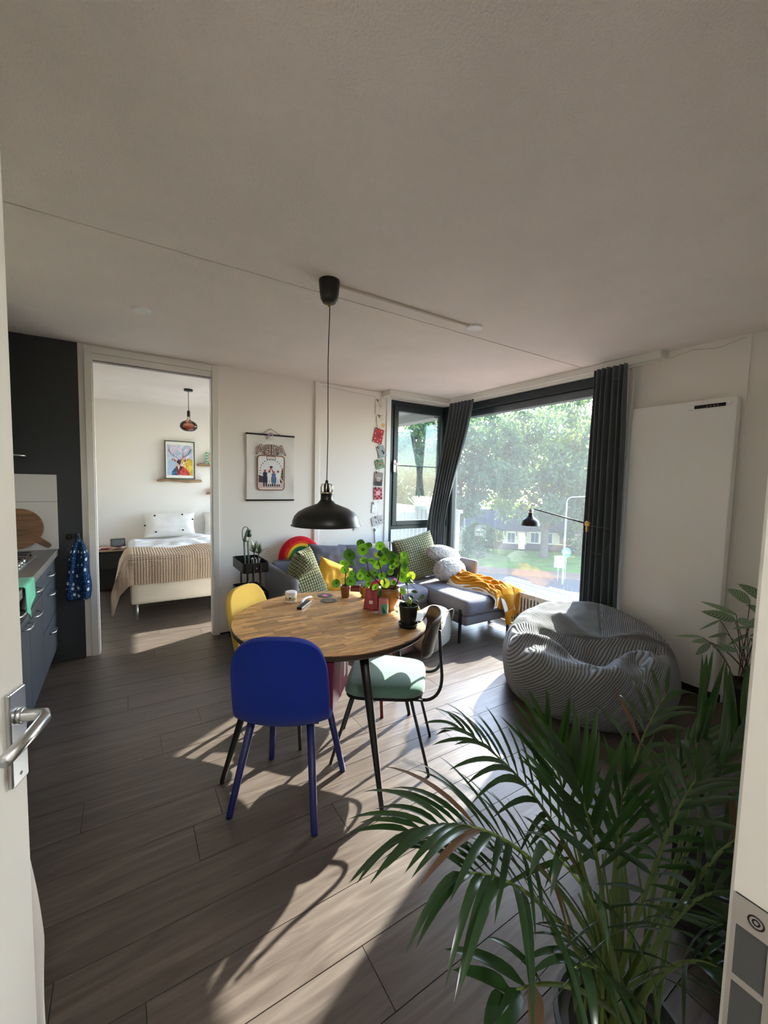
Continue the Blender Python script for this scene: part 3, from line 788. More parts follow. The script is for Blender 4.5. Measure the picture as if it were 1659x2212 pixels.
# ------------------------------------------------------------------ corduroy bean bag
def cordmat():
    m, t, b = newmat('grey_corduroy'); N = t.nodes; L = t.links
    b.inputs['Roughness'].default_value = .85; b.inputs['Specular IOR Level'].default_value = .2; b.inputs['Sheen Weight'].default_value = .35
    uv = N.new('ShaderNodeTexCoord'); sx = N.new('ShaderNodeSeparateXYZ'); L.new(uv.outputs['UV'], sx.inputs[0])
    a = N.new('ShaderNodeMath'); a.operation = 'MULTIPLY'; a.inputs[1].default_value = 2*pi*100; L.new(sx.outputs[1], a.inputs[0])
    s_ = N.new('ShaderNodeMath'); s_.operation = 'SINE'; L.new(a.outputs[0], s_.inputs[0])
    mr = N.new('ShaderNodeMapRange'); mr.inputs[1].default_value = -.9; mr.inputs[2].default_value = .1; L.new(s_.outputs[0], mr.inputs[0])
    mc = N.new('ShaderNodeMix'); mc.data_type = 'RGBA'; mc.inputs[6].default_value = lin('#585c5e'); mc.inputs[7].default_value = lin('#979b9c')
    L.new(mr.outputs[0], mc.inputs[0]); L.new(mc.outputs[2], b.inputs['Base Color'])
    bp = N.new('ShaderNodeBump'); bp.inputs['Strength'].default_value = 1; bp.inputs['Distance'].default_value = .004
    L.new(s_.outputs[0], bp.inputs['Height']); L.new(bp.outputs[0], b.inputs['Normal'])
    return m
def beanbag():
    q = MB()
    def pd(p, line):
        best = 9
        for i in range(len(line)-1):
            a_, b_ = V(line[i]), V(line[i+1]); d = b_-a_; t = max(0, min(1, (p-a_).dot(d)/d.length_squared)); best = min(best, (a_+d*t-p).length)
        return best
    R1 = [(-.46, .26), (-.30, .12), (-.26, -.05), (-.33, -.30), (-.36, -.36)]
    V1 = [(-.20, .20), (-.17, .02), (-.24, -.18), (-.34, -.38)]
    R2 = [(-.34, -.40), (-.17, -.33), (.0, -.33), (.0, -.46), (-.10, -.56)]
    V2 = [(-.10, -.10), (-.02, -.22), (.10, -.36), (.22, -.42)]
    R3 = [(.06, .25), (.04, .02), (.10, -.12), (.26, -.28)]
    R4 = [(-.5, .05), (-.42, -.2), (-.3, -.43), (-.12, -.58), (.05, -.6)]
    g = lambda d, s: math.exp(-(d/s)**2)
    BK = V((.83, .56)).normalized()
    def top(p):
        k = p.dot(BK)/.58
        z = .455+.115*k+.02*k*k
        z -= .13*g((p-V((-.10, -.10))).length, .26)
        z += .050*g(pd(p, R1), .055)-.075*g(pd(p, V1), .05)+.075*g(pd(p, R2), .06)-.05*g(pd(p, V2), .05)+.045*g(pd(p, R3), .05)+.03*g(pd(p, R4), .05)
        z += .012*mnoise.noise(V((p.x*7, p.y*7, 1)))+.008*mnoise.noise(V((p.x*15, p.y*15, 4)))
        return z
    nt, ns, nc = 160, 44, 60
    def fn(u, v):
        th = 2*pi*u; e = V((cos(th), sin(th)))
        rim = .50; k = e.dot(BK); Rm = .60*(1+.02*sin(2*th+1)+.012*sin(5*th))
        zr = top(e*rim)-.01
        s = v*(ns+nc)
        if s <= ns:
            t = s/ns; a_ = -pi/2*.92+(pi*.5*.92+pi*.42)*t
            zm = zr*.47
            if a_ < 0: z = zm+zm*sin(a_)/sin(pi/2*.92); r = .49+(Rm-.49)*cos(a_)**.8
            else: z = zm+(zr-zm)*sin(a_)/sin(pi*.42); r = rim+(Rm-rim)*((cos(a_)-cos(pi*.42))/(1-cos(pi*.42)))**.9
            w_ = min(1, z*6)
            r += w_*.012*mnoise.noise(V((e.x*2.5, e.y*2.5, z*5)))
            r -= .02*g(th-3.6, .12)*t
            return V((e.x*r, e.y*r, max(.001, z)))
        t = (s-ns)/nc; p = e*(rim*(1-t)); z = top(p); bl = min(1, t*9)
        return V((p.x, p.y, (zr)*(1-bl)+z*bl))
    q.grid(fn, nt, ns+nc, cu=True)
    a1 = V((.62, -.40, -.66)).normalized(); a2 = V((.80, .35, .45)).normalized(); a3 = V((.35, -.86, .38)).normalized()
    for i, p in enumerate(q.v):
        an = atan2(p.y, p.x)
        s_ = p.x*.55-p.y*.84
        if p.z > .40 and p.dot(V((.83, .56, 0))) > .02: d = p.dot(a2 if s_ < .10 else a3)
        else: d = p.dot(a1)
        q.uv[i] = (0, (d+.02*mnoise.noise(p*3))/1.25+.5)
    o = q.build('bean_bag', cordmat(), None, smooth=True, loc=(2.895, 1.705, 0), sub=1)
    tag(o, 'large slouched grey corduroy bean bag on the floor by the heater panel', 'bean bag')
beanbag()

# ------------------------------------------------------------------ lamps
def shade_prof(r, h, neck):
    # bell: straight neck, shoulder, flared rim
    return [(neck, h), (neck, h*.80), (neck*1.06, h*.76), (neck*1.5, h*.66), (r*.60, h*.52), (r*.80, h*.40), (r*.90, h*.28), (r*.95, h*.14), (r*.965, h*.03), (r, h*.01), (r, 0), (r*.965, .002), (r*.94, h*.14), (r*.88, h*.27), (r*.77, h*.385), (r*.56, h*.50), (neck*1.2, h*.66), (.001, h*.7)]
SHADE = mat('black_satin_lacquer', '#101312', .38)
def pendant():
    x, y = .95, 2.09
    r = thing('pendant_lamp', 'black bell shaped pendant lamp hanging over the round table', 'lamp', (x, y, 1.288))
    h = .185
    m = MB(); m.lathe(shade_prof(.195, h, .033), 48); m.build('shade', SHADE, r, smooth=True)
    m = MB()
    for k in range(6):
        a = 2*pi*k/6; c_, s_ = cos(a), sin(a)
        m.tube([(.034*c_, .034*s_, h-.008), (.036*c_, .036*s_, h+.025), (.030*c_, .030*s_, h+.043), (.008*c_, .008*s_, h+.047)], .0024, 6)
    m.lathe([(.035, h-.008), (.037, h-.004), (.035, h)], 20); m.build('brass_cage', mat('pale_brass', '#d8cdb8', .3, 1), r, smooth=True)
    m = MB(); m.lathe([(.016, h), (.016, h+.04), (.009, h+.05), (.007, h+.065), (.004, h+.067)], 16); m.build('socket', BLACK, r, smooth=True)
    m = MB(); m.tube([(0, 0, h+.06), (.004, .002, h+.3), (-.002, 0, h+.7), (.004, .0, h+.95), (.002, -.004, 1.20)], .0026, 8); m.build('cord', BLACKM, r, smooth=True)
    cz = 2.6-1.288
    m = MB(); m.lathe([(.026, cz-.118), (.034, cz-.114), (.045, cz-.095), (.050, cz-.07), (.056, cz-.012), (.056, cz)], 32); m.lathe([(.007, cz-.13), (.008, cz-.118)], 12); m.build('ceiling_cup', SHADE, r, smooth=True)
    m = MB(); m.lathe([(.0085, cz-.135), (.0085, cz-.117), (.004, cz-.116)], 12); m.build('cord_grip', BRASS, r)
pendant()
m = MB(); m.box(0, -.009, -.012, 1.00, .009, 0); o = m.build('cable_duct', mat('beige_duct', '#c7bcae', .5), None, loc=(1.0, 2.1, H), rot=(0, 0, R(.4)), bevel=.003)
tag(o, 'thin beige cable duct along the ceiling from pendant cup to white disc', 'cable duct')
for x, y, lb in ((.119, 3.13, 'round white blanking disc on the ceiling above the bedroom door'), (2.03, 2.105, 'round white blanking disc at the end of the ceiling cable duct')):
    m = MB(); m.lathe([(.048, -.013), (.052, -.011), (.053, 0)], 32); tag(m.build('ceiling_disc', WHITE, None, loc=(x, y, H), smooth=False), lb, 'cover plate', 'white ceiling discs')
def floor_lamp():
    x, y = 3.32, 2.0
    r = thing('floor_lamp', 'black floor lamp with brass joint and bell shade before the curtain', 'lamp', (x, y, 0))
    m = MB(); m.lathe([(.13, 0), (.13, .015), (.12, .02)], 36); m.build('base', BLACK, r)
    m = MB(); m.tube([(0, 0, .018), (0, 0, 1.20)], .0075, 12); m.build('pole', BLACK, r, smooth=True)
    m = MB(); m.lathe([(.011, -.06), (.011, -.02)], 14, T(0, 0, 1.215)); m.lathe([(.0, -.012), (.021, -.012), (.024, -.008), (.024, .008), (.021, .012), (0, .012)], 20, T(0, 0, 1.222, ry=pi/2)); m.build('brass_joint', BRASS, r, smooth=True)
    tip = V((-.06, .50, 1.318))
    m = MB(); m.tube([V((0, 0, 1.222)) + (V((0, 0, 1.222))-tip)*.0, tip], .006, 10); m.build('arm', BLACK, r, smooth=True)
    hd = T(tip.x, tip.y+.035, 1.158); h = .135
    m = MB(); m.lathe(shade_prof(.088, .125, .020), 36, hd); m.build('shade', SHADE, r, smooth=True)
    m = MB()
    for k in range(5):
        a = 2*pi*k/5; c_, s_ = cos(a), sin(a)
        m.tube([(.021*c_, .021*s_, h-.012), (.022*c_, .022*s_, h+.012), (.006*c_, .006*s_, h+.024)], .0018, 6, hd)
    m.lathe([(.022, h-.016), (.022, h-.008)], 16, hd); m.build('brass_cage', mat('pale_brass_2', '#d8cdb8', .3, 1), r, smooth=True)
    m = MB(); m.lathe([(.012, h-.02), (.012, h+.012), (.006, h+.03)], 12, hd); m.build('socket', BLACK, r, smooth=True)
    m = MB(); m.lathe([(.001, -.012), (.022, -.004), (.03, .012), (.03, .04), (.018, .06)], 20, hd); m.build('bulb', mat('opal_bulb', '#f2f0ea', .3), r, smooth=True)
    m = MB(); m.tube(bez((tip.x, tip.y+.035, 1.158+h+.028), (tip.x, tip.y, 1.40), (tip.x+.01, tip.y-.07, 1.31), 8), .0022, 6)
    m.tube(bez((.0, -.01, 1.17), (-.02, -.03, .92), (-.03, -.17, 1.0), 14)+bez((-.03, -.17, 1.0), (-.03, -.24, 1.1), (0.0, -.19, 1.2), 8)[1:]+[(0, 0, 1.21)], .0022, 6); m.build('cable', mat('dark_grey_cable', '#3a3c3c', .5), r, smooth=True)
floor_lamp()
# ------------------------------------------------------------------ kitchen corner
KIT = mat('blue_grey_laminate', '#3d434c', .45, var=.02)
def kitchen():
    r = thing('kitchen_unit', 'blue grey kitchen base unit with bow handled drawers along the left wall', 'cabinet', (-.78, 3.3, 0))
    ox, oy = -.78, 3.3
    m = MB(); m.box(-1.09-ox, 1.9-oy, .0, -.545-ox, 4.195-oy, .13); m.build('plinth', mat('dark_plinth', '#23272d', .6), r)
    m = MB(); m.box(-1.09-ox, 1.9-oy, .13, -.50-ox, 4.195-oy, .882); m.build('body', mat('cabinet_body', '#2c3138', .6), r)
    def front(y0, y1, z0, z1, hz, hl, nm):
        q = MB(); q.box(-.498-ox, y0+.0015-oy, z0+.0015, -.478-ox, y1-.0015-oy, z1-.0015); f = q.build(nm, KIT, r, bevel=.0015)
        c = (y0+y1)/2 if hl is None else hl
        h = .075; X = -.478-ox
        q = MB(); q.tube([(X, c-h-oy, hz), (X+.014, c-h+.004-oy, hz), (X+.03, c-h+.022-oy, hz), (X+.034, c-oy, hz), (X+.03, c+h-.022-oy, hz), (X+.014, c+h-.004-oy, hz), (X, c+h-oy, hz)], .0058, 10); q.build('handle', CHROME, f, smooth=True)
    front(3.525, 4.185, .735, .872, .802, 3.83, 'drawer'); front(3.525, 4.185, .445, .732, .66, 3.84, 'drawer'); front(3.525, 4.185, .135, .442, .37, 3.86, 'drawer')
    front(3.08, 3.522, .735, .872, .812, 3.30, 'drawer'); front(3.08, 3.522, .135, .732, .674, 3.24, 'door')
    front(2.48, 3.077, .735, .872, .812, 2.75, 'drawer'); front(2.48, 3.077, .135, .732, .684, 2.955, 'door')
    front(1.92, 2.477, .135, .872, .684, 2.3, 'door')
kitchen()
TOPM = mat('grey_stone_worktop', '#767370', .35, var=.06, vs=30)
m = MB(); m.box(-1.095, 1.88, .884, -.458, 4.197, .934); tag(m.build('worktop', TOPM, None, bevel=.003), 'grey stone look worktop on the blue grey kitchen unit', 'worktop')
def upper():
    r = thing('wall_cabinet', 'dark upper kitchen cabinet seen edge on with a steel handle', 'cabinet', (-.9, 3.86, 1.56))
    m = MB(); m.box(-.19, -.42, 0, .19, .335, 1.03); m.build('body', DARKWALL, r, bevel=.002)
    m = MB(); m.tube([(.19, .20, .115), (.22, .205, .115), (.275, .22, .112), (.28, .27, .11), (.19, .31, .11)], .006, 10); m.build('handle', CHROME, r, smooth=True)
upper()
TILE = mat('pale_grey_tile', '#c9c8c6', .25)
bs = thing('splashback', 'pale grey tiled splashback panel on the dark kitchen wall', 'splashback', (-.75, YB, .934))
for z0, z1 in ((.001, .385), (.387, .601)):
    m = MB(); m.box(-.33, -.012, z0, .299, -.001, z1); m.build('tile', TILE, bs, bevel=.0015)
def boards():
    W = [wood('acacia_board', '#4e3524', '#8a6443', (4, 26, 26), rough=.5, rand=.1), wood('beech_board', '#a88862', '#c9ab85', (4, 20, 20), rough=.5, rand=.1)]
    r = thing('cutting_board', 'round dark acacia cutting board with handle leaning on the splashback', 'cutting board', (-.69, 4.135, .935))
    q = MB(); q.prism(disk(.155, 40), -.009, .009, T(0, 0, .175, rx=pi/2)); q.build('board', W[0], r, bevel=.005)
    hd = MB(); hd.prism([(.10, -.028), (.22, -.022), (.245, -.015), (.248, .0), (.245, .015), (.22, .022), (.10, .028)], -.0085, .0085, T(0, 0, .175, rx=pi/2) @ Matrix.Rotation(R(-38), 4, 'Z')); hd.build('handle', W[0], r, bevel=.005); r.rotation_euler = (R(-10), 0, 0)
    r.location = (-.69, 4.125, .943)
    r2 = thing('cutting_board', 'pale beech cutting board standing behind the round acacia one', 'cutting board', (-.74, 4.168, .937), rot=(R(-5), 0, 0))
    q = MB(); q.prism(disk(.185, 40), -.007, .007, T(0, 0, .19, rx=pi/2)); q.build('board', W[1], r2, bevel=.004)
boards()
def hob():
    r = thing('gas_hob', 'black gas hob with cast iron pan supports on the worktop', 'hob', (-.78, 3.55, .9345))
    m = MB(); m.box(-.25, -.28, 0, .235, .30, .012); m.build('plate', CHROME, r, bevel=.004)
    for cx, cy in ((-.11, -.14), (.11, -.14), (-.11, .16), (.11, .16)):
        m = MB(); m.lathe([(.045, .012), (.045, .022), (.03, .03), (.03, .036), (.001, .038)], 20, T(cx, cy, 0)); m.build('burner', BLACKM, r)
        m = MB(); s = .1
        for a, b in (((-s, -s), (s, -s)), ((-s, s), (s, s)), ((-s, -s), (-s, s)), ((s, -s), (s, s)), ((-s, 0), (-.03, 0)), ((.03, 0), (s, 0)), ((0, -s), (0, -.03)), ((0, .03), (0, s))):
            m.tube([(cx+a[0], cy+a[1], .042), (cx+b[0], cy+b[1], .042)], .005, 8)
        for a in ((-s, -s), (s, -s), (-s, s), (s, s)): m.tube([(cx+a[0], cy+a[1], .012), (cx+a[0], cy+a[1], .042)], .005, 8)
        m.build('pan_support', BLACK, r, smooth=True)
    for k in range(4):
        m = MB(); m.lathe([(.018, .012), (.016, .034), (.001, .036)], 14, T(.205, -.24+.08*k, 0)); m.build('knob', CHROME, r, smooth=True)
hob()
def drape(name, label, m, fn, nu, nv, loc, solid=.004, cat='towel', grp=None):
    q = MB(); q.grid(fn, nu, nv); o = q.build(name, m, None, smooth=True, solid=solid, loc=loc); return tag(o, label, cat, grp)
drape('dish_cloth', 'mint green microfibre cloth hanging over the worktop edge', fabric('mint_microfibre', '#63b79c', bs=400, bump=.5, var=.1),
      lambda u, v: ((-.09+v*.30 if v < .3 else .004+.012*sin(u*7)*(v-.3)+.004*v), -.13+.26*u-.05*(v-.3)*u if v > .3 else -.13+.26*u, (.006+.002*sin(9*u) if v < .3 else .006-(v-.3)*(.17+.12*(1-abs(2*u-.8))))), 20, 24, (-.452, 2.93, .9345), .003, 'cloth')
# hooks and the blue towel
for x, lb in ((-.383, 'black square wall hook on the dark wall, empty one near the tiles'), (-.322, 'black square wall hook on the dark wall that carries the towel')):
    hk = thing('wall_hook', lb, 'hook', (x, YB, 1.035), group='black hooks on the dark wall')
    m = MB(); m.prism([(-.022, -.02), (0, -.032), (.022, -.02), (.022, .022), (-.022, .022)], 0, .006, T(rx=pi/2)); m.build('plate', BLACKM, hk, bevel=.001)
    m = MB(); m.tube([(0, -.006, -.012), (0, -.024, -.016), (0, -.034, -.008), (0, -.035, .008)], .005, 8); m.build('peg', BLACKM, hk, smooth=True)
def towelmat():
    m, t, b = newmat('blue_star_towel'); N = t.nodes; L = t.links; b.inputs['Roughness'].default_value = .95; b.inputs['Specular IOR Level'].default_value = .1
    uv = N.new('ShaderNodeTexCoord'); mp = N.new('ShaderNodeMapping'); mp.inputs['Scale'].default_value = (5, 10, 1); L.new(uv.outputs['UV'], mp.inputs[0])
    vo = N.new('ShaderNodeTexVoronoi'); vo.inputs['Scale'].default_value = 1; vo.inputs['Randomness'].default_value = .45; L.new(mp.outputs[0], vo.inputs['Vector'])
    v2 = N.new('ShaderNodeTexVoronoi'); v2.inputs['Scale'].default_value = 2.6; v2.inputs['Randomness'].default_value = .3; L.new(mp.outputs[0], v2.inputs['Vector'])
    a = N.new('ShaderNodeMath'); a.operation = 'LESS_THAN'; a.inputs[1].default_value = .27; L.new(vo.outputs['Distance'], a.inputs[0])
    b2 = N.new('ShaderNodeMath'); b2.operation = 'LESS_THAN'; b2.inputs[1].default_value = .22; L.new(v2.outputs['Distance'], b2.inputs[0])
    m1 = N.new('ShaderNodeMix'); m1.data_type = 'RGBA'; m1.inputs[6].default_value = lin('#203a5c'); m1.inputs[7].default_value = lin('#6f8fb4'); L.new(b2.outputs[0], m1.inputs[0])
    m2 = N.new('ShaderNodeMix'); m2.data_type = 'RGBA'; L.new(m1.outputs[2], m2.inputs[6]); m2.inputs[7].default_value = lin('#c9d4da'); L.new(a.outputs[0], m2.inputs[0])
    L.new(m2.outputs[2], b.inputs['Base Color']); return m
def towel_fn(u, v):
    a = 2*u-1; w_ = .012+.052*min(1, v*3.2)**.7*(1+.25*v)
    x = a*w_ + .012*sin(v*8+a*1.5)*v - .03*v*(.3); y = -.036-.022*sin(u*9.5+.8*v)*min(1, v*4)-.008*cos(a*2)
    return (x, y, -.515*v + .012*abs(a)*v)
tr_ = thing('kitchen_towel', 'blue star patterned kitchen towel hanging from the right wall hook', 'towel', (-.318, YB, 1.018))
q = MB(); q.grid(towel_fn, 40, 60); q.build('cloth', towelmat(), tr_, smooth=True, solid=.004)
q = MB(); q.tube([(-.008, -.036, -.005), (-.006, -.034, .03), (0, -.031, .042), (.006, -.034, .03), (.008, -.036, -.005)], .0025, 6); q.build('loop', fabric('pale_blue_tape', '#7f9cb8'), tr_, smooth=True)
# white cloth behind the open door
drape('coat', 'white cloth hanging behind the edge of the open door', fabric('white_cotton', '#e6e4e1', bs=300), lambda u, v: (-.05+(.066+.026*min(1, v*3)-.012*v)*u+.004*sin(v*9), .03+.02*sin(u*6+v*3)+.10*(1-u), -.78*v), 14, 40, (-.20, 1.02, .80), .006, 'cloth')

# ------------------------------------------------------------------ bedroom
BEDW = fabric('cream_bed_base', '#e3dccd', bs=500, bump=.3)
def bed():
    x0, x1, y0, y1 = .045, 1.63, 5.0, 6.985
    r = thing('bed', 'double bed with cream upholstered base and steel legs in the bedroom', 'bed', (.84, 6.0, 0))
    def part(q, nm, m, sm=True): o = q.build(nm, m, r, smooth=sm); o.location = (-.84, -6.0, 0); return o
    part(sbox(x0, y0, .172, x1, y1, .42, .03), 'bed_base', BEDW)
    part(sbox(x0+.01, y0+.02, .42, x1-.01, y1, .635, .06), 'mattress', fabric('white_sheet', '#ecebe8', bs=300))
    for x, y in ((.10, 5.02), (1.57, 5.02), (.10, 6.9), (1.57, 6.9)):
        q = MB(); q.tube([(x, y, 0), (x, y, .175)], .0125, 16); part(q, 'leg', CHROME)
bed()
BP = fabric('dotted_pillow_cover', '#e9e8e4', bs=300, bump=.3)
def bed_pillow(x, y, label, w_=.68, dots=True):
    r = thing('pillow', label, 'pillow', (x, y, .66), rot=(R(-24), 0, R(-2)), group='white bed pillows')
    pillow(w_, .38, .17, n=44, wr=.012, seed=x).build('cover', BP, r, smooth=True)
    if dots:
        for dx, dz in ((-.20, .31), (.16, .32), (.30, .25), (-.02, .205), (.16, .075), (-.19, .06), (-.325, .17)):
            q = MB(); q.prism(disk(.0125, 12), 0, .004, T(dx, -.079 if abs(dx) < .25 else -.055, dz, rx=pi/2)); q.build('embroidered_dot', mat('black_thread', '#1b1b1d', .9), r)
    return r
bed_pillow(.575, 6.74, 'white pillow with small black dots at the left of the bed')
bed_pillow(1.34, 6.76, 'white pillow at the right of the bed beside the doorframe', .6, False)
def duvet_z(x, y): return .66+.05*math.exp(-((x-1.1)**2+(y-6.2)**2)/.25)+.02*sin(x*9+y*4)*sin(y*7)+.012*mnoise.noise(V((x*9, y*9, 0)))
def duvet():
    def fn(u, v):
        x = .03+1.62*u; y = 5.25+1.18*v
        z = duvet_z(x, y)+.05*(mnoise.noise(V((x*6, y*6, 2))))*.5
        if x < .10: z -= (.10-x)*2.6; x = .03+(x-.03)*.5
        return (x, y, z)
    q = MB(); q.grid(fn, 80, 70); o = q.build('duvet', mat('sprigged_duvet', '#e4e9ee', .9, spec=.1, var=.10, vs=40), None, smooth=True, solid=.03)
    tag(o, 'white patterned duvet rumpled across the middle of the bed', 'duvet')
duvet()
WAFB = gridmat('beige_waffle_fleece', '#cdbba8', '#94806c', 78, 46, rough=.95, lo=.05, hi=.5)
def blanket():
    # beige waffle blanket: lies across the foot end and hangs over the front and left side
    path_y = lambda v: v
    def fn(u, v):
        # v: 0 top back edge, 1 hem in front ; u: left hem to right
        L = 1.13*v
        X = -.42+2.05*u
        top = .46
        if L < top: y, z = 5.54-L*1.1+.0, .70
        else:
            d = L-top
            if d < .10: a = d/.10*pi/2; y, z = 5.034-.06*sin(a), .70-.06*(1-cos(a))
            else: y, z = 4.974-.012*sin((d-.1)*9), .64-(d-.10)*.43
        z += .012*sin(X*8+1)*(1 if L < top else .3)
        if L >= top+.1: y -= .012*abs(sin(X*14))
        if X < .06:                     # falls down the left side of the bed
            e = .06-X; z2 = z-min(e, .08)*.5-max(0, e-.08)*1.05; x2 = .03-.05*min(1, e*6)-e*.22
            y2 = y + .03*sin(e*16+v*5) - e*.10
            z = max(.04+.05*abs(sin(v*6)), z2 if L < top+.1 else z - e*.62); X = x2; y = y2
        b = .010*(abs(sin(pi*78*u))*abs(sin(pi*46*v)))**.6
        return (X, y-(b if L > top else 0), z+(b if L <= top else 0))
    q = MB(); q.grid(fn, 312, 184); o = q.build('waffle_blanket', WAFB, None, smooth=True, solid=.012); o.modifiers['solid'].offset = 1
    tag(o, 'beige waffle knit blanket draped over the foot and left side of the bed', 'blanket')
blanket()
def nightstand():
    r = thing('nightstand', 'black nightstand with wooden top left of the bed', 'nightstand', (-.13, 6.72, 0))
    m = MB(); m.box(-.17, -.2, .02, .14, .24, .53); m.build('body', BLACKM, r, bevel=.003)
    m = MB(); m.box(-.175, -.205, .53, .145, .24, .55); m.build('top', wood('oak_top', '#a5856a', '#c3a486', (4, 20, 20), rand=.05), r, bevel=.002)
    m = MB(); m.box(-.16, -.203, .30, .13, -.2, .50); m.build('drawer_front', mat('black_drawer', '#1b1c1e', .5), r, bevel=.001)
    m = MB(); m.box(-.17, -.19, 0, -.13, .2, .02); m.build('foot', BLACKM, r)
    m = MB(); m.box(.10, -.19, 0, .14, .2, .02); m.build('foot', BLACKM, r)
nightstand()
ac = thing('alarm_clock', 'small grey cube alarm clock on the nightstand', 'clock', (-.08, 6.74, .5505), R(8))
m = MB(); m.box(-.085, -.04, 0, .085, .04, .125); m.build('case', mat('smoke_case', '#4b4a49', .15), ac, bevel=.008)
m = MB(); m.box(-.07, -.0415, .025, .07, -.0402, .11); m.build('face', mat('grey_screen', '#6f7274', .2), ac)
em = MB(); em.grid(lambda u, v: (-.16+.32*u, -.06+.12*v+.02*sin(u*8), .004+.014*abs(sin(u*7+v*5))), 24, 10)
sm = tag(em.build('sleep_mask', fabric('red_white_cloth', '#c9c3c0', bs=200), None, smooth=True, solid=.006, loc=(-.14, 6.60, .5515)), 'crumpled white and red cloth lying on the nightstand', 'cloth')
em = MB(); em.tube([(-.13, -.04, .014), (-.05, -.05, .02), (.04, -.06, .016), (.1, -.02, .02)], .009, 8); em.build('red_trim', mat('red_satin', '#a02a26', .5), sm, smooth=True)
LOGW = wood('driftwood', '#7a5a42', '#b99674', (3, 18, 18), rough=.7, bump=.4, rand=.1)
def log_shelf(x, z, ln, label):
    q = MB(); n = 22; k = 12; vs = []; fs = []; rr = random.Random(int(x*100))
    for i in range(n+1):
        t = i/n; X = (t-.5)*ln
        for j in range(k):
            a = 2*pi*j/k
            ry = .05*(1+.12*mnoise.noise(V((X*9, cos(a), sin(a)+z)))); rz = .021*(1+.35*mnoise.noise(V((X*7, sin(a)*2, z*5))))
            e = .75 if i in (0, n) else 1
            vs.append((X+.01*sin(a*2) if i in (0, n) else X, ry*e*cos(a)*1.0, rz*e*sin(a)*(1.0) + .006*sin(t*7)))
    for i in range(n):
        for j in range(k): fs.append((i*k+j, i*k+(j+1) % k, (i+1)*k+(j+1) % k, (i+1)*k+j))
    fs.append(tuple(range(k))); fs.append(tuple(n*k+j for j in range(k-1, -1, -1)))
    q.add(vs, fs); return tag(q.build('driftwood_shelf', LOGW, None, smooth=True, loc=(x, 6.948, z)), label, 'shelf', 'driftwood shelves')
log_shelf(.73, 1.487, .60, 'long rough driftwood shelf carrying the stag print')
log_shelf(1.28, 1.738, .60, 'short driftwood shelf at the doorframe carrying the green photo frame')
log_shelf(1.40, 1.292, .58, 'lowest driftwood shelf just visible beside the doorframe')
wb_ = MB(); wb_.box(-.03, -.03, 0, .05, .03, .075); tag(wb_.build('wooden_box', wood('brown_box', '#5d3d2b', '#7c5640', (9, 9, 9), rand=.1), None, loc=(1.19, 6.94, 1.3135), bevel=.003), 'small brown wooden box on the lowest driftwood shelf', 'box')
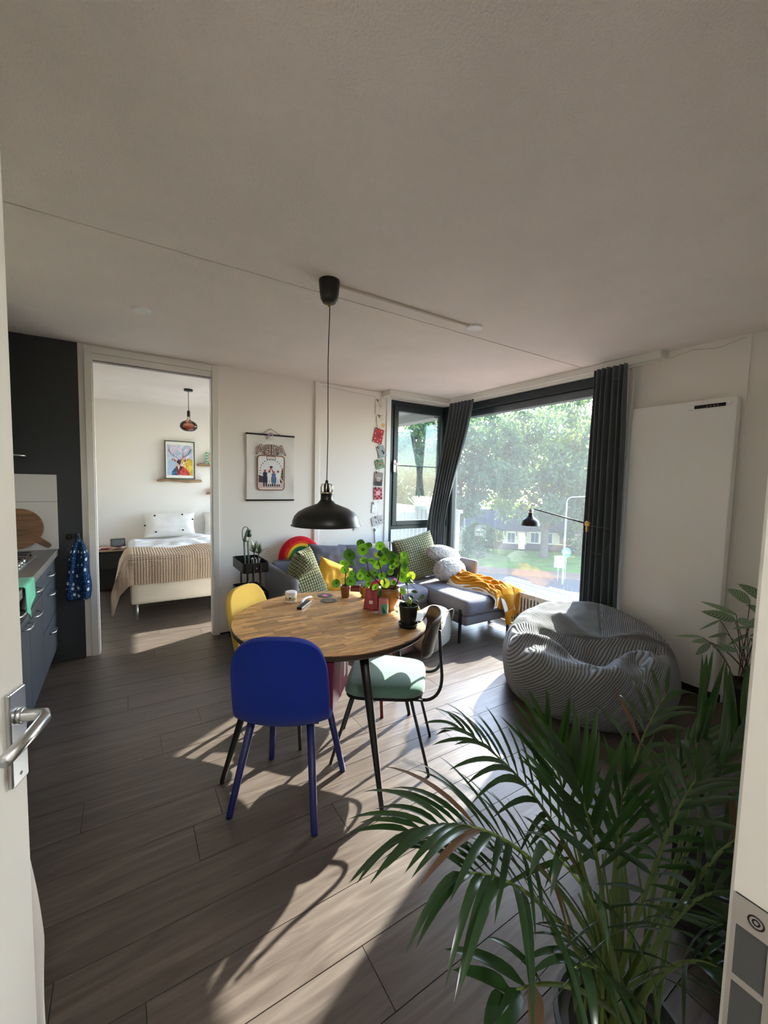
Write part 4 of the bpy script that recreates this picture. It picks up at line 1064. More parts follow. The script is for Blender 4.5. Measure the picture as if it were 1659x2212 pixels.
def stag_print():
    r = thing('framed_print', 'dark green framed stag print standing on the driftwood shelf', 'picture', (.733, 6.925, 1.512), rot=(R(-2.5), 0, 0))
    W_, H_ = .41, .575
    m = MB(); f = .014
    for b in ((-W_/2, 0, 0, W_/2, .018, f), (-W_/2, 0, H_-f, W_/2, .018, H_), (-W_/2, 0, f, -W_/2+f, .018, H_-f), (W_/2-f, 0, f, W_/2, .018, H_-f)): m.box(*b)
    m.build('frame', mat('dark_green_frame', '#3d4a33', .5), r)
    m = MB(); m.box(-W_/2+f, .008, f, W_/2-f, .014, H_-f); m.build('passepartout', mat('white_paper', '#ecebe7', .8), r)
    cols = ['#b9c6dd', '#c7cfe6', '#d8c9dd', '#a9c4dc', '#d9d3e6', '#c9a7b8', '#d9b93c', '#e3cb5a', '#c5a531', '#3f7fa6', '#2b5f86', '#c43b3f', '#a82f38', '#d8545a', '#3a2a33', '#5a3a3e', '#8a5a4c', '#d6b09a', '#e9cdb8', '#6d3032', '#27465f', '#f0ece6']
    mats = [mat('print_ink_%d' % i, c, .7) for i, c in enumerate(cols)]
    rr = random.Random(11); q = MB(); pw, ph, z0 = .345, .455, .058
    nx, nz = 7, 9; P = {}
    for i in range(nx+1):
        for j in range(nz+1):
            jx = 0 if i in (0, nx) else rr.uniform(-.35, .35); jz = 0 if j in (0, nz) else rr.uniform(-.35, .35)
            P[i, j] = (-pw/2+pw*(i+jx)/nx, .0078, z0+ph*(j+jz)/nz)
    for i in range(nx):
        for j in range(nz):
            a, b, c, d = P[i, j], P[i+1, j], P[i+1, j+1], P[i, j+1]
            for tri in ((a, b, c), (a, c, d)):
                cx = sum(t[0] for t in tri)/3; cz = (sum(t[2] for t in tri)/3-z0)/ph
                mi = rr.choice((6, 7, 8)) if cx > .04 and cz < .52 else (rr.choice((3, 3, 0)) if cx < -.02 and cz < .5 else rr.choice((0, 1, 2, 3, 4, 4, 5)))
                q.add(tri, [(0, 1, 2)], None, mi)
    def poly(pts, mi, y=.0072): q.add([(x, y, z0+z) for x, z in pts], [tuple(range(len(pts)))], None, mi)
    def fan(pts, mis, c, y):
        for i in range(len(pts)):
            a, b = pts[i], pts[(i+1) % len(pts)]; poly([c, a, b], mis[i % len(mis)], y)
    fan([(-.115, .0), (-.115, .05), (-.085, .09), (-.055, .12), (0, .05), (-.02, 0)], [9, 10, 20, 9, 11, 10], (-.06, .04), .0070)
    fan([(.015, 0), (.0, .05), (.05, .13), (.085, .10), (.125, .04), (.13, 0)], [11, 12, 13, 11, 12, 13], (.06, .05), .0070)
    fan([(-.05, .06), (-.06, .13), (0, .16), (.05, .13), (.04, .05), (0, .0)], [19, 15, 12, 11, 13, 19], (0, .08), .0068)
    fan([(-.05, .20), (-.035, .13), (-.02, .075), (.015, .075), (.03, .13), (.045, .20), (.02, .235), (-.025, .235)], [17, 18, 16, 14, 18, 17, 15, 14], (0, .15), .0064)
    fan([(-.012, .078), (.008, .078), (.014, .10), (-.002, .112), (-.016, .10)], [14], (0, .095), .0060)
    for s in (-1, 1):
        fan([(s*.045, .215), (s*.08, .245), (s*.115, .25), (s*.105, .225), (s*.07, .2)], [16, 17, 15, 17, 16], (s*.085, .23), .0066)
        poly([(s*.018, .19), (s*.038, .195), (s*.034, .18)], 14, .0058)
    q.build('stag_picture', mats, r)
    an = MB()
    for s in (-1, 1):
        an.tube([(s*.012, .006, z0+.235), (s*.05, .006, z0+.275), (s*.10, .006, z0+.30), (s*.135, .006, z0+.35), (s*.145, .006, z0+.40), (s*.125, .006, z0+.44)], [.010, .009, .0085, .007, .005, .002], 6, flat=.15)
        for a, b in (((.115, .32), (.165, .36)), ((.138, .36), (.165, .40)), ((.08, .29), (.085, .34)), ((.05, .275), (.035, .32))):
            an.tube([(s*a[0], .006, z0+a[1]), (s*b[0], .006, z0+b[1])], [.006, .002], 6, flat=.15)
    an.build('antlers', mat('print_antler', '#3c4a5c', .7), r)
stag_print()
pf = thing('photo_frame', 'small green checked photo frame on the driftwood shelf', 'picture', (1.155, 6.93, 1.762), rot=(R(-4), 0, 0))
for i in range(5):
    for j in range(8):
        if i in (0, 4) or j in (0, 7):
            m = MB(); m.box(-.06+.024*i, 0, .022*j, -.06+.024*i+.0235, .012, .022*j+.0215); m.build('frame_tile', mat('green_check_a', '#2f8f6c', .5) if (i+j) % 2 else mat('green_check_b', '#a8d6bd', .5), pf)
m = MB(); m.box(-.036, .004, .022, .036, .010, .154); m.build('photo', mat('photo_print', '#b9a89a', .4, var=.3, vs=30), pf)
def bulb_lamp():
    r = thing('pendant_lamp', 'bedroom pendant lamp with large amber glass bulb', 'lamp', (.685, 5.54, 2.15))
    m = MB(); m.lathe([(.001, .425), (.048, .427), (.05, .43), (.05, .45)], 28); m.build('ceiling_cup', BLACK, r)
    m = MB(); m.tube([(0, 0, .20), (0, 0, .43)], .0035, 8); m.build('cord', BLACKM, r, smooth=True)
    m = MB(); m.lathe([(.017, .125), (.018, .128), (.018, .185), (.006, .20)], 16); m.build('socket', BLACK, r)
    g = newmat('amber_glass'); mt, t, b = g; N = t.nodes; L = t.links; N.remove(b)
    tc = N.new('ShaderNodeTexCoord'); sx = N.new('ShaderNodeSeparateXYZ'); L.new(tc.outputs['Object'], sx.inputs[0])
    mr = N.new('ShaderNodeMapRange'); mr.inputs[1].default_value = -.01; mr.inputs[2].default_value = .07; L.new(sx.outputs[2], mr.inputs[0])
    mc = N.new('ShaderNodeMix'); mc.data_type = 'RGBA'; mc.inputs[6].default_value = (.50, .16, .07, 1); mc.inputs[7].default_value = (.98, .93, .9, 1); L.new(mr.outputs[0], mc.inputs[0])
    tp = N.new('ShaderNodeBsdfTransparent'); L.new(mc.outputs[2], tp.inputs[0]); gl = N.new('ShaderNodeBsdfGlossy'); gl.inputs['Roughness'].default_value = .03
    lw = N.new('ShaderNodeLayerWeight'); lw.inputs[0].default_value = .35; mx = N.new('ShaderNodeMixShader'); L.new(lw.outputs['Fresnel'], mx.inputs[0]); L.new(tp.outputs[0], mx.inputs[1]); L.new(gl.outputs[0], mx.inputs[2]); L.new(mx.outputs[0], N['Material Output'].inputs['Surface'])
    m = MB(); m.lathe([(.001, -.052), (.04, -.050), (.072, -.038), (.094, -.015), (.099, .01), (.092, .038), (.07, .06), (.035, .077), (.018, .09), (.0155, .105), (.0155, .125)], 36); m.build('bulb', mt, r, smooth=True)
    m = MB(); m.tube([(.0, 0, .125), (.004, 0, .08), (-.01, 0, .05), (.012, .0, .03), (-.008, 0, .01), (.0, 0, .0)], .002, 6); m.build('filament', BRASS, r, smooth=True)
bulb_lamp()

# ------------------------------------------------------------------ things on the back wall
def trolley():
    r = thing('trolley', 'black three tier metal trolley between the bedroom door and sofa', 'trolley', (.98, 3.83, 0), 0)
    hx, hy = .115, .215
    for z in (.17, .44, .71):
        m = MB(); rr = rrect(2*hx, 2*hy, .035, 5); ri = [(x*.985, y*.992) for x, y in rr]; k = len(rr)
        m.prism(rr, z, z+.004)
        vs = [(x, y, z) for x, y in rr]+[(x, y, z+.085) for x, y in rr]+[(x, y, z+.085) for x, y in ri]+[(x, y, z+.004) for x, y in ri]
        fs = []
        for a in range(3): fs += [(a*k+i, a*k+(i+1) % k, (a+1)*k+(i+1) % k, (a+1)*k+i) for i in range(k)]
        m.add(vs, fs); m.tube([(x, y, z+.085) for x, y in rr]+[(rr[0][0], rr[0][1], z+.085)], .003, 6, cap=False)
        m.build('tray', BLACK, r)
    for x, y in ((-.03, -hy-.006), (.03, -hy-.006), (-.03, hy+.006), (.03, hy+.006)):
        m = MB(); m.tube([(x, y, .09), (x, y, .78)], .009, 10); m.build('upright', BLACK, r, smooth=True)
    for s in (-1, 1):
        m = MB(); m.tube([(-hx-.004, s*(hy+.006), .09), (hx+.004, s*(hy+.006), .09)], .009, 10); m.build('base_bar', BLACK, r, smooth=True)
        for x in (-hx, hx):
            m = MB(); m.lathe([(.022, -.009), (.028, -.007), (.028, .007), (.022, .009)], 18, T(x, s*(hy+.006), .0285, rx=pi/2)); m.lathe([(.006, .05), (.006, .09)], 8, T(x, s*(hy+.006), 0)); m.build('castor', BLACKM, r)
    m = MB(); m.lathe([(.006, 0), (.006, .004)], 12, T(.0, -hy-.004, .752, rx=pi/2)); m.build('screw', CHROME, r)
trolley()
def desk_lamp():
    r = thing('desk_lamp', 'sage green folding desk lamp with clear bulb on the trolley', 'lamp', (.935, 3.76, .7145), R(12))
    G = mat('sage_green_lacquer', '#6b7a67', .45)
    m = MB(); m.lathe([(.045, 0), (.045, .012), (.04, .016)], 24, T(0, .0, 0)); m.build('base', G, r)
    for dx in (-.018, .018):
        m = MB(); m.tube([(dx, 0, .014), (dx-.012, .0, .27)], .0085, 8); m.build('lower_arm', G, r, smooth=True)
    m = MB(); m.tube([(-.03, 0, .265), (-.004, 0, .34), (.012, 0, .375)], [.011, .012, .010], 10); m.lathe([(.012, -.022), (.012, .022)], 12, T(-.018, 0, .27, rx=pi/2)); m.build('upper_arm', G, r, smooth=True)
    m = MB(); m.lathe([(.012, .04), (.019, .035), (.021, -.02), (.017, -.024)], 16, T(.018, 0, .325, ry=R(-8))); m.build('socket', mat('dark_green_socket', '#2c3a35', .4), r, smooth=True)
    cl = glassmat('clear_bulb_glass', (.93, .9, .84), 0.06, 2.0)
    m = MB(); m.lathe([(.014, .0), (.016, -.03), (.028, -.055), (.033, -.078), (.028, -.102), (.012, -.115), (.001, -.117)], 22, T(.022, 0, .302, ry=R(-8))); m.build('bulb', cl, r, smooth=True)
    m = MB(); m.tube(bez((.012, 0, .375), (-.03, 0, .42), (-.045, 0, .36), 8)+bez((-.045, 0, .36), (-.05, 0, .3), (-.03, .01, .26), 6)[1:], .003, 6); m.build('cable', BLACKM, r, smooth=True)
desk_lamp()
def spiky():
    r = thing('potted_plant', 'two small dragon trees in a black and white striped pot on the trolley', 'plant', (1.035, 3.84, .7145))
    for k in range(20):
        a0, a1 = 2*pi*k/20, 2*pi*(k+1)/20
        m = MB(); n = 3
        m.grid(lambda u, v: ((.034+.011*v)*cos(a0+(a1-a0)*u), (.034+.011*v)*sin(a0+(a1-a0)*u), .002+.083*v), n, 2); m.build('pot_stripe', mat('stripe_black', '#15171b', .35) if k % 2 else mat('stripe_white', '#e9e9ea', .35), r, smooth=True)
    m = MB(); m.lathe([(.034, 0), (.034, .003)], 20); m.lathe([(.040, .072), (.001, .074)], 20); m.build('soil', mat('dark_soil', '#2a211b', .95), r)
    LM = leafmat('dracaena_leaf', '#39452a', '#7f9648', .45, .3); rr = random.Random(2)
    for sx, sy, h in ((-.012, .0, .14), (.016, -.004, .125)):
        m = MB(); m.tube([(sx, sy, .07), (sx*1.6, sy, h)], .005, 7); m.build('stem', mat('brown_stem', '#5c4632', .8), r, smooth=True)
        for i in range(30):
            a = rr.uniform(0, 2*pi); e = rr.uniform(.15, 1.45); ln = rr.uniform(.085, .13)
            d = V((cos(a)*cos(e), sin(a)*cos(e), sin(e))); b = V((sx*1.6, sy, h)); pts = bez(b, b+d*ln*.5+V((0, 0, .012)), b+d*ln, 4); s_ = d.cross(V((0, 0, 1))).normalized()
            m = MB(); vs = []; fs = []
            for j, q in enumerate(pts): wd = .006*(1-(j/4))**.7+.0004; vs += [q-s_*wd, q+s_*wd]
            m.add(vs, [(2*j, 2*j+1, 2*j+3, 2*j+2) for j in range(4)]); m.build('leaf', LM, r)
spiky()
# odds and ends on the lower trolley shelf
m = MB(); m.grid(lambda u, v: (.05*sin(pi*v)*cos(2*pi*u)*(1+.3*mnoise.noise(V((cos(2*pi*u)*3, sin(2*pi*u)*3, v*4)))), .06*sin(pi*v)*sin(2*pi*u), .045-.045*cos(pi*v)), 24, 16, cu=True)
tag(m.build('plastic_bag', mat('clear_crinkled_plastic', '#aeb2b4', .2, spec=.8, bump=.8, bs=60), None, smooth=True, loc=(1.03, 3.70, .4445)), 'crinkled clear plastic bag on the middle trolley shelf', 'bag')
m = MB(); m.tube(bez((-.03, 0, .0), (-.05, 0, .18), (.0, 0, .20), 8)+bez((0, 0, .20), (.04, 0, .18), (.02, 0, 0), 8)[1:], .003, 6); tag(m.build('cable', mat('white_cable', '#d9dad8', .5), None, smooth=True, loc=(.95, 3.68, .448)), 'looped white cable hanging over the middle trolley shelf', 'cable')

def poster():
    x0, x1, z0, z1 = 1.032, 1.524, 1.326, 1.987; cx = (x0+x1)/2
    r = thing('wall_hanging', 'white fabric band poster hanging on two black rods beside the trolley', 'poster', (cx, YB-.012, z0))
    W_, H_ = x1-x0, z1-z0
    def fn(u, v):
        return (W_*(.985*(u-.5)), -.004*sin(u*13+v*3)*sin(pi*v)-.006*abs(2*u-1)**6*sin(v*9), H_*v)
    q = MB(); q.grid(fn, 40, 40); q.build('cloth', fabric('poster_satin', '#dcdad6', .55, 400, .1), r, smooth=True)
    for z in (0, H_):
        q = MB(); q.box(-W_/2-.003, -.009, z-.008, W_/2+.003, .006, z+.008); q.build('rod', BLACK, r, bevel=.002)
    q = MB(); q.tube([(-.095, 0, H_+.006), (0, 0, H_+.062), (.095, 0, H_+.006)], .002, 6); q.build('hanging_cord', BLACKM, r)
    q = MB(); q.lathe([(.004, 0), (.004, .016)], 8, T(0, .012, H_+.062, rx=pi/2)); q.build('nail', CHROME, r)
    INK = mat('brown_ink', '#5d2f2a', .7); CREAM = mat('cream_ink', '#e0d3c6', .7); PEACH = mat('peach_ink', '#dba37e', .7)
    # rounded frame, sky, hedge, ground and four standing figures
    fw, fh, fc = .285, .355, .10+.355/2
    y = -.0115
    q = MB()
    def ring(w1, h1, r1, w2, h2, r2, yy, cz, mi, cx_=0):
        a = rrect(w1, h1, r1, 6, cx_, cz); b = rrect(w2, h2, r2, 6, cx_, cz); k = len(a)
        q.add([(x, yy, z) for x, z in a]+[(x, yy, z) for x, z in b], [(i, (i+1) % k, k+(i+1) % k, k+i) for i in range(k)], None, mi)
    def fill(poly, yy, mi): q.add([(x, yy, z) for x, z in poly], [tuple(range(len(poly)))], None, mi)
    cols = ['#5d2f2a', '#dba37e', '#dfe0e2', '#3a3340', '#c9b4b2', '#5b5a34', '#1d2140', '#e8e4e0', '#4a6fa0', '#b5443e', '#7c5a4c', '#2a2226']
    M_ = [mat('poster_ink_%d' % i, c, .75) for i, c in enumerate(cols)]
    fill(rrect(fw-.012, fh-.012, .03, 6, 0, fc), y+.0012, 2)
    ring(fw, fh, .036, fw-.014, fh-.014, .030, y, fc, 0); ring(fw-.016, fh-.016, .029, fw-.026, fh-.026, .025, y, fc, 1)
    b0 = fc-fh/2
    fill([(-.127, b0+.02), (.127, b0+.02), (.127, b0+.08), (-.127, b0+.08)], y+.001, 4)
    fill([(-.127, b0+.08), (.127, b0+.08), (.127, b0+.12), (.06, b0+.135), (-.06, b0+.135), (-.127, b0+.155)], y+.0008, 3)
    fill([(.095, b0+.10), (.127, b0+.08), (.127, b0+.235), (.11, b0+.21)], y+.0006, 5)
    fill([(.085, b0+.135), (.127, b0+.075), (.127, b0+.09), (.09, b0+.145)], y+.0004, 7)
    for k in range(26):                                   # gondolas of the big wheel
        a = 2*pi*k/26; px, pz = .112*cos(a), b0+.20+.112*sin(a)
        if pz > b0+.15: fill([(px-.006, pz-.004), (px+.006, pz-.004), (px+.004, pz+.005), (px-.005, pz+.004)], y+.0003, 3)
    fill([(-.045, b0+.13), (-.006, b0+.235), (.006, b0+.235), (.045, b0+.13), (.037, b0+.13), (0, b0+.222), (-.037, b0+.13)], y+.0003, 9)
    fill([(-.022, b0+.232), (.022, b0+.232), (.008, b0+.248), (-.008, b0+.248)], y+.0002, 11)
    for px, top, leg, s in ((-.062, 6, 6, 1.0), (-.018, 7, 7, .97), (.026, 8, 8, .93), (.072, 7, 7, .98)):
        zb = b0+.045; hh = .165*s
        fill([(px-.018, zb), (px-.004, zb), (px-.001, zb+.45*hh), (px+.001, zb+.45*hh), (px+.006, zb), (px+.02, zb), (px+.019, zb+.52*hh), (px-.019, zb+.52*hh)], y, leg)
        fill([(px-.018, zb+.52*hh), (px+.018, zb+.52*hh), (px+.022, zb+.80*hh), (px+.01, zb+.85*hh), (px-.01, zb+.85*hh), (px-.022, zb+.80*hh)], y-.0001, top)
        fill([(px+.011*cos(2*pi*k/10), zb+.91*hh+.013*sin(2*pi*k/10)) for k in range(10)], y-.0002, 9)
        fill([(px-.012, zb+.93*hh), (px+.012, zb+.93*hh), (px+.007, zb+.99*hh), (px-.007, zb+.99*hh)], y-.0003, 10)
        fill([(px-.017, zb-.006), (px-.004, zb-.006), (px-.004, zb+.02), (px-.015, zb+.02)], y-.0001, 11); fill([(px+.006, zb-.006), (px+.019, zb-.006), (px+.017, zb+.02), (px+.006, zb+.02)], y-.0001, 11)
    fill(rrect(.098, .036, .017, 6, 0, b0+fh-.026), y-.0003, 0); fill(rrect(.086, .026, .012, 6, 0, b0+fh-.026), y-.0005, 7)
    fill([(-.03, .078), (.03, .078), (.03, .081), (-.03, .081)], y, 4)
    q.build('printed_picture', M_, r)
    def text(s, size, x, z, mirror=False, mat_=INK, outline=None, yy=y-.0006, nm='lettering', sx=1):
        c = bpy.data.curves.new('t', 'FONT'); c.body = s; c.size = size; c.align_x = 'CENTER'; c.offset = 0.0
        if outline: c.fill_mode = 'NONE'; c.bevel_depth = outline; c.bevel_resolution = 0
        c.resolution_u = 3
        o = bpy.data.objects.new('t', c); COL.objects.link(o); bpy.context.view_layer.update()
        me = bpy.data.meshes.new_from_object(o.evaluated_get(bpy.context.evaluated_depsgraph_get())); bpy.data.objects.remove(o)
        me.materials.clear(); me.materials.append(mat_); me.name = nm
        k = bpy.data.objects.new(nm, me); COL.objects.link(k); k.parent = r; k.location = (x, yy, z); k.rotation_euler = (pi/2, 0, 0); k.scale = ((-1 if mirror else 1)*sx, 1, .2 if outline else 1)
        return k
    for ch, x, mr_ in (('A', -.105, False), ('B', -.0335, True), ('B', .0335, False), ('A', .105, False)):
        text(ch, .142, x, b0+fh+.008, mr_, CREAM, None, y-.0002, 'letter_fill', 1.03); text(ch, .142, x, b0+fh+.008, mr_, INK, .0032, y-.0008, 'letter_outline', 1.03)
    text('VOYAGE', .0165, 0, b0+fh-.032, False, mat('dark_ink', '#33262a', .7), None, y-.0008)
    return r
poster()
# rainbow shaped clip on the poster rod
rc = thing('rainbow_clip', 'small rainbow shaped hanging clip on the top rod of the poster', 'clip', (1.272, YB-.025, 1.955))
for rr_, c in ((.030, '#8a6a86'), (.023, '#c9b9c9'), (.016, '#9a8fb0')):
    m = MB(); m.tube([(rr_*cos(pi*i/14), 0, .02+rr_*sin(pi*i/14)) for i in range(15)], .0036, 7); m.build('arch', mat('clip_'+c[1:], c, .6), rc, smooth=True)
m = MB()
for i in range(-3, 4): m.tube([(i*.009, 0, .018), (i*.0092, 0, -.022)], .002, 5)
m.build('fringe', mat('cream_tassel', '#dcd6cb', .9), rc, smooth=True)
# light switch hidden half behind the lamp
sw = thing('wall_socket', 'white double wall socket behind the pendant lamp shade', 'socket', (2.287, YB-.012, 1.011))
m = MB(); m.box(-.04, -.012, -.04, .04, 0, .04); m.build('plate', WHITE, sw, bevel=.003)
m = MB(); m.box(-.028, -.015, -.028, .028, -.011, .028); m.build('rocker', mat('ivory_rocker', '#dcdad4', .35), sw, bevel=.002)

# string of postcards beside the window
st = MB(); st.tube([(2.572+.012*sin(k*1.7), YB-.016, 2.515-.018*k*5.2) for k in range(19)], .0012, 5)
tag(st.build('card_string', mat('jute_string', '#8b7a5e', .9), None), 'jute string with postcards hanging beside the corner window', 'string')
CARDS = [('white card with a small flower bouquet, top of the postcard string', 2.565, 2.407, .115, .165, -2, '#e3dfd8', 'flower'), ('cream card with a yellow lemon, second on the postcard string', 2.588, 2.248, .115, .13, 6, '#e2ded6', 'lemon'),
 ('red card with white dots on the postcard string', 2.554, 2.078, .125, .172, -12, '#b5353b', 'dots'), ('grey blue card with a dark animal on the postcard string', 2.604, 1.896, .10, .14, 24, '#9aa6a9', 'animal'),
 ('green card with a rainbow arch on the postcard string', 2.582, 1.747, .115, .105, 15, '#6d8f6c', 'arch'), ('sunset photo card with rounded corners on the postcard string', 2.567, 1.571, .115, .165, -4, '#8d857f', 'sunset'),
 ('pink and burgundy checkered card on the postcard string', 2.565, 1.40, .115, .145, 3, '#c7696c', 'check'), ('small folded white card on the postcard string', 2.524, 1.229, .075, .12, -4, '#eeedf0', 'lines'),
 ('grey card with coloured doodles on the postcard string', 2.567, 1.072, .155, .105, 13, '#b9b8b6', 'doodle'), ('long white card, lowest of the postcard string', 2.578, .887, .085, .185, 5, '#edeff2', 'lines')]
def cards():
    PEG = mat('dark_wood_peg', '#5d4a35', .7)
    ink = {}
    def I(c):
        if c not in ink: ink[c] = mat('card_ink_'+c[1:], c, .7)
        return ink[c]
    rr = random.Random(9)
    for lb, x, z, w_, h_, a, c, pat in CARDS:
        r = thing('postcard', lb, 'card', (x, YB-.022, z), rot=(0, R(-a), 0), group='postcards on the string')
        m = MB(); m.prism(rrect(w_, h_, .016 if pat == 'sunset' else .002, 3), -.0008, .0008, T(rx=pi/2)); m.build('card', mat('card_'+c[1:], c, .7), r)
        y = -.0012; q = MB(); mats = []
        def f(poly, col):
            if I(col) not in mats: mats.append(I(col))
            q.add([(px, y-.00002*len(q.f), pz) for px, pz in poly], [tuple(range(len(poly)))], None, mats.index(I(col)))
        if pat == 'flower':
            for k in range(26):
                px, pz = rr.gauss(0, .017), .025+rr.gauss(0, .024); f(disk(rr.uniform(.003, .006), 7, px, pz), rr.choice(['#9fb3ac', '#c99a8e', '#7d8f86', '#d8b7a6']))
        elif pat == 'lemon':
            f(disk(.024, 14, .02, -.04, 1, .85), '#dfae2e'); f(disk(.012, 10, .018, -.036), '#efcf6a')
            for k, wl in enumerate((.03, .06, .015)): f([(-wl/2, .04-.017*k), (wl/2, .04-.017*k), (wl/2, .043-.017*k), (-wl/2, .043-.017*k)], '#8f8d88')
        elif pat == 'dots':
            for px, pz in ((-.045, .07), (.03, .06), (-.05, .02), (.05, .01), (-.04, -.04), (.035, -.035), (0, -.065), (-.05, -.078), (.03, -.078)): f(disk(.006, 10, px, pz), '#f0e6e4')
            for k, wl in enumerate((.05, .06, .055, .03)): f([(-wl/2, .03-.016*k), (wl/2, .03-.016*k), (wl/2, .036-.016*k), (-wl/2, .036-.016*k)], '#5c1a1f')
        elif pat == 'animal':
            f(disk(.017, 10, .018, -.02, .8, 1.2), '#3a2526'); f(disk(.012, 10, .012, .008), '#4a3032'); f(disk(.007, 8, .02, -.045), '#e3dfdc')
            for k in range(7): f(disk(.004, 6, rr.uniform(-.035, 0), rr.uniform(-.03, .055)), '#5f7077')
        elif pat == 'arch':
            for R0, R1, col in ((.036, .027, '#b5604a'), (.027, .020, '#d8a880'), (.019, .011, '#1f2a22')):
                pts = [(R0*cos(pi*k/12), R0*sin(pi*k/12)-.012) for k in range(13)]+[(R1*cos(pi*k/12), R1*sin(pi*k/12)-.012) for k in range(12, -1, -1)]
                for k in range(12): f([pts[k], pts[k+1], pts[24-k], pts[25-k]], col)
            f([(-.02, -.04), (.025, -.04), (.025, -.034), (-.02, -.034)], '#b9cdb5')
        elif pat == 'sunset':
            f([(-.054, -.03), (.054, -.03), (.054, .0), (-.054, .01)], '#6a4a46'); f([(-.052, -.078), (.052, -.078), (.054, -.03), (-.054, -.03)], '#2d2c31')
            for k, wl in enumerate((.06, .07, .05)): f([(-wl/2+.004, .012-.017*k), (wl/2, .012-.017*k), (wl/2, .018-.017*k), (-wl/2+.004, .018-.017*k)], '#e9e1dc')
        elif pat == 'check':
            for i in range(4):
                for j in range(6):
                    if (i+j) % 2: f([(-.056+.028*i, -.07+.0235*j), (-.028+.028*i, -.07+.0235*j), (-.028+.028*i, -.0465+.0235*j), (-.056+.028*i, -.0465+.0235*j)], '#6f1530')
            f([(-.03, -.02), (.03, -.02), (.03, .03), (-.03, .03)], '#dca0a6')
        elif pat == 'doodle':
            for k in range(16): f(disk(rr.uniform(.004, .008), 7, rr.gauss(.01, .03), rr.gauss(0, .02)), rr.choice(['#2f3a3a', '#3d4f45', '#b5535c', '#5d7a76', '#2b2b2f']))
        else:
            for k, wl in enumerate((.03, .045)): f([(-wl/2, -.01-.03*k), (wl/2, -.01-.03*k), (wl/2, -.008-.03*k), (-wl/2, -.008-.03*k)], '#9a9da4')
        tag(q.build('print', mats, r), kind='stuff')
        m = MB(); m.box(-.004, -.007, h_/2-.016, .004, .004, h_/2+.016, T(ry=R(-25))); m.build('peg', PEG, r)
cards()
# ------------------------------------------------------------------ things on the table
ZT = .7502
CLAY = mat('brown_glaze', '#7a4a2a', .3, coat=.3, var=.08, vs=20); OCHRE = mat('ochre_glaze', '#93672c', .28, coat=.4, var=.1, vs=14)
SOIL = mat('potting_soil', '#241c16', .95, bump=.8, bs=120)
def pot(parent, r0, r1, h, m, x=0, y=0, ribs=0, foot=False):
    q = MB()
    prof = ([(r0*.86, 0), (r0*.9, .008), (r0*.72, .012)] if foot else [(r0*.9, 0), (r0, .006)]) + [(r0+(r1-r0)*.55, h*.45), (r1, h*.8), (r1, h), (r1*.9, h), (r1*.88, h*.86), (.001, h*.86)]
    if foot: prof = [(r0*.95, 0), (r0*.80, .012), (r0*.9, .022), (r0*1.15, h*.3), (r1*.98, h*.5), (r1, h*.8), (r1, h), (r1*.9, h), (r1*.88, h*.86), (.001, h*.86)]
    q.lathe(prof, 40)
    if ribs:
        for i, v_ in enumerate(q.v):
            a = atan2(v_.y, v_.x); rr = hypot(v_.x, v_.y)
            if rr > r1*.93 and h*.2 < v_.z < h*.75: q.v[i] = V((v_.x*(1+.02*cos(ribs*a)), v_.y*(1+.02*cos(ribs*a)), v_.z))
    q.build('pot', m, parent, smooth=True, loc=(x, y, 0))
    q = MB(); q.lathe([(r1*.89, h*.86), (r1*.5, h*.875), (.001, h*.87)], 20); q.build('soil', SOIL, parent, smooth=True, loc=(x, y, 0))
PIL = leafmat('pilea_leaf', '#3d7a20', '#86c22a', .3, .42); PILL = leafmat('pilea_leaf_lime', '#a6c93a', '#d9f24a', .3, .6); STEM = leafmat('pilea_stalk', '#7d9a4a', '#c0d870', .4, .2)
PILD = leafmat('pilea_leaf_shaded', '#2b5e20', '#5f9a26', .3, .3)
STEMB = mat('pilea_trunk', '#4a3a2a', .8)
def round_leaf(r_, i):
    q = MB(); n = 18; rings = 4; vs = [(0, 0, .05*r_)]; rr = random.Random(i)
    ph = rr.uniform(0, 6)
    for j in range(1, rings+1):
        k = j/rings
        for t in range(n):
            a = 2*pi*t/n; w_ = 1+.05*sin(2*a+ph)
            vs.append((r_*k*w_*cos(a), r_*k*w_*sin(a), r_*(.05*(1-k*k)-.10*k**3*(1+.6*sin(3*a+ph)))))
    fs = [(0, 1+t, 1+(t+1) % n) for t in range(n)]
    for j in range(rings-1):
        for t in range(n):
            a, b = 1+j*n+t, 1+j*n+(t+1) % n; fs.append((a, b, b+n, a+n))
    return q.add(vs, fs)
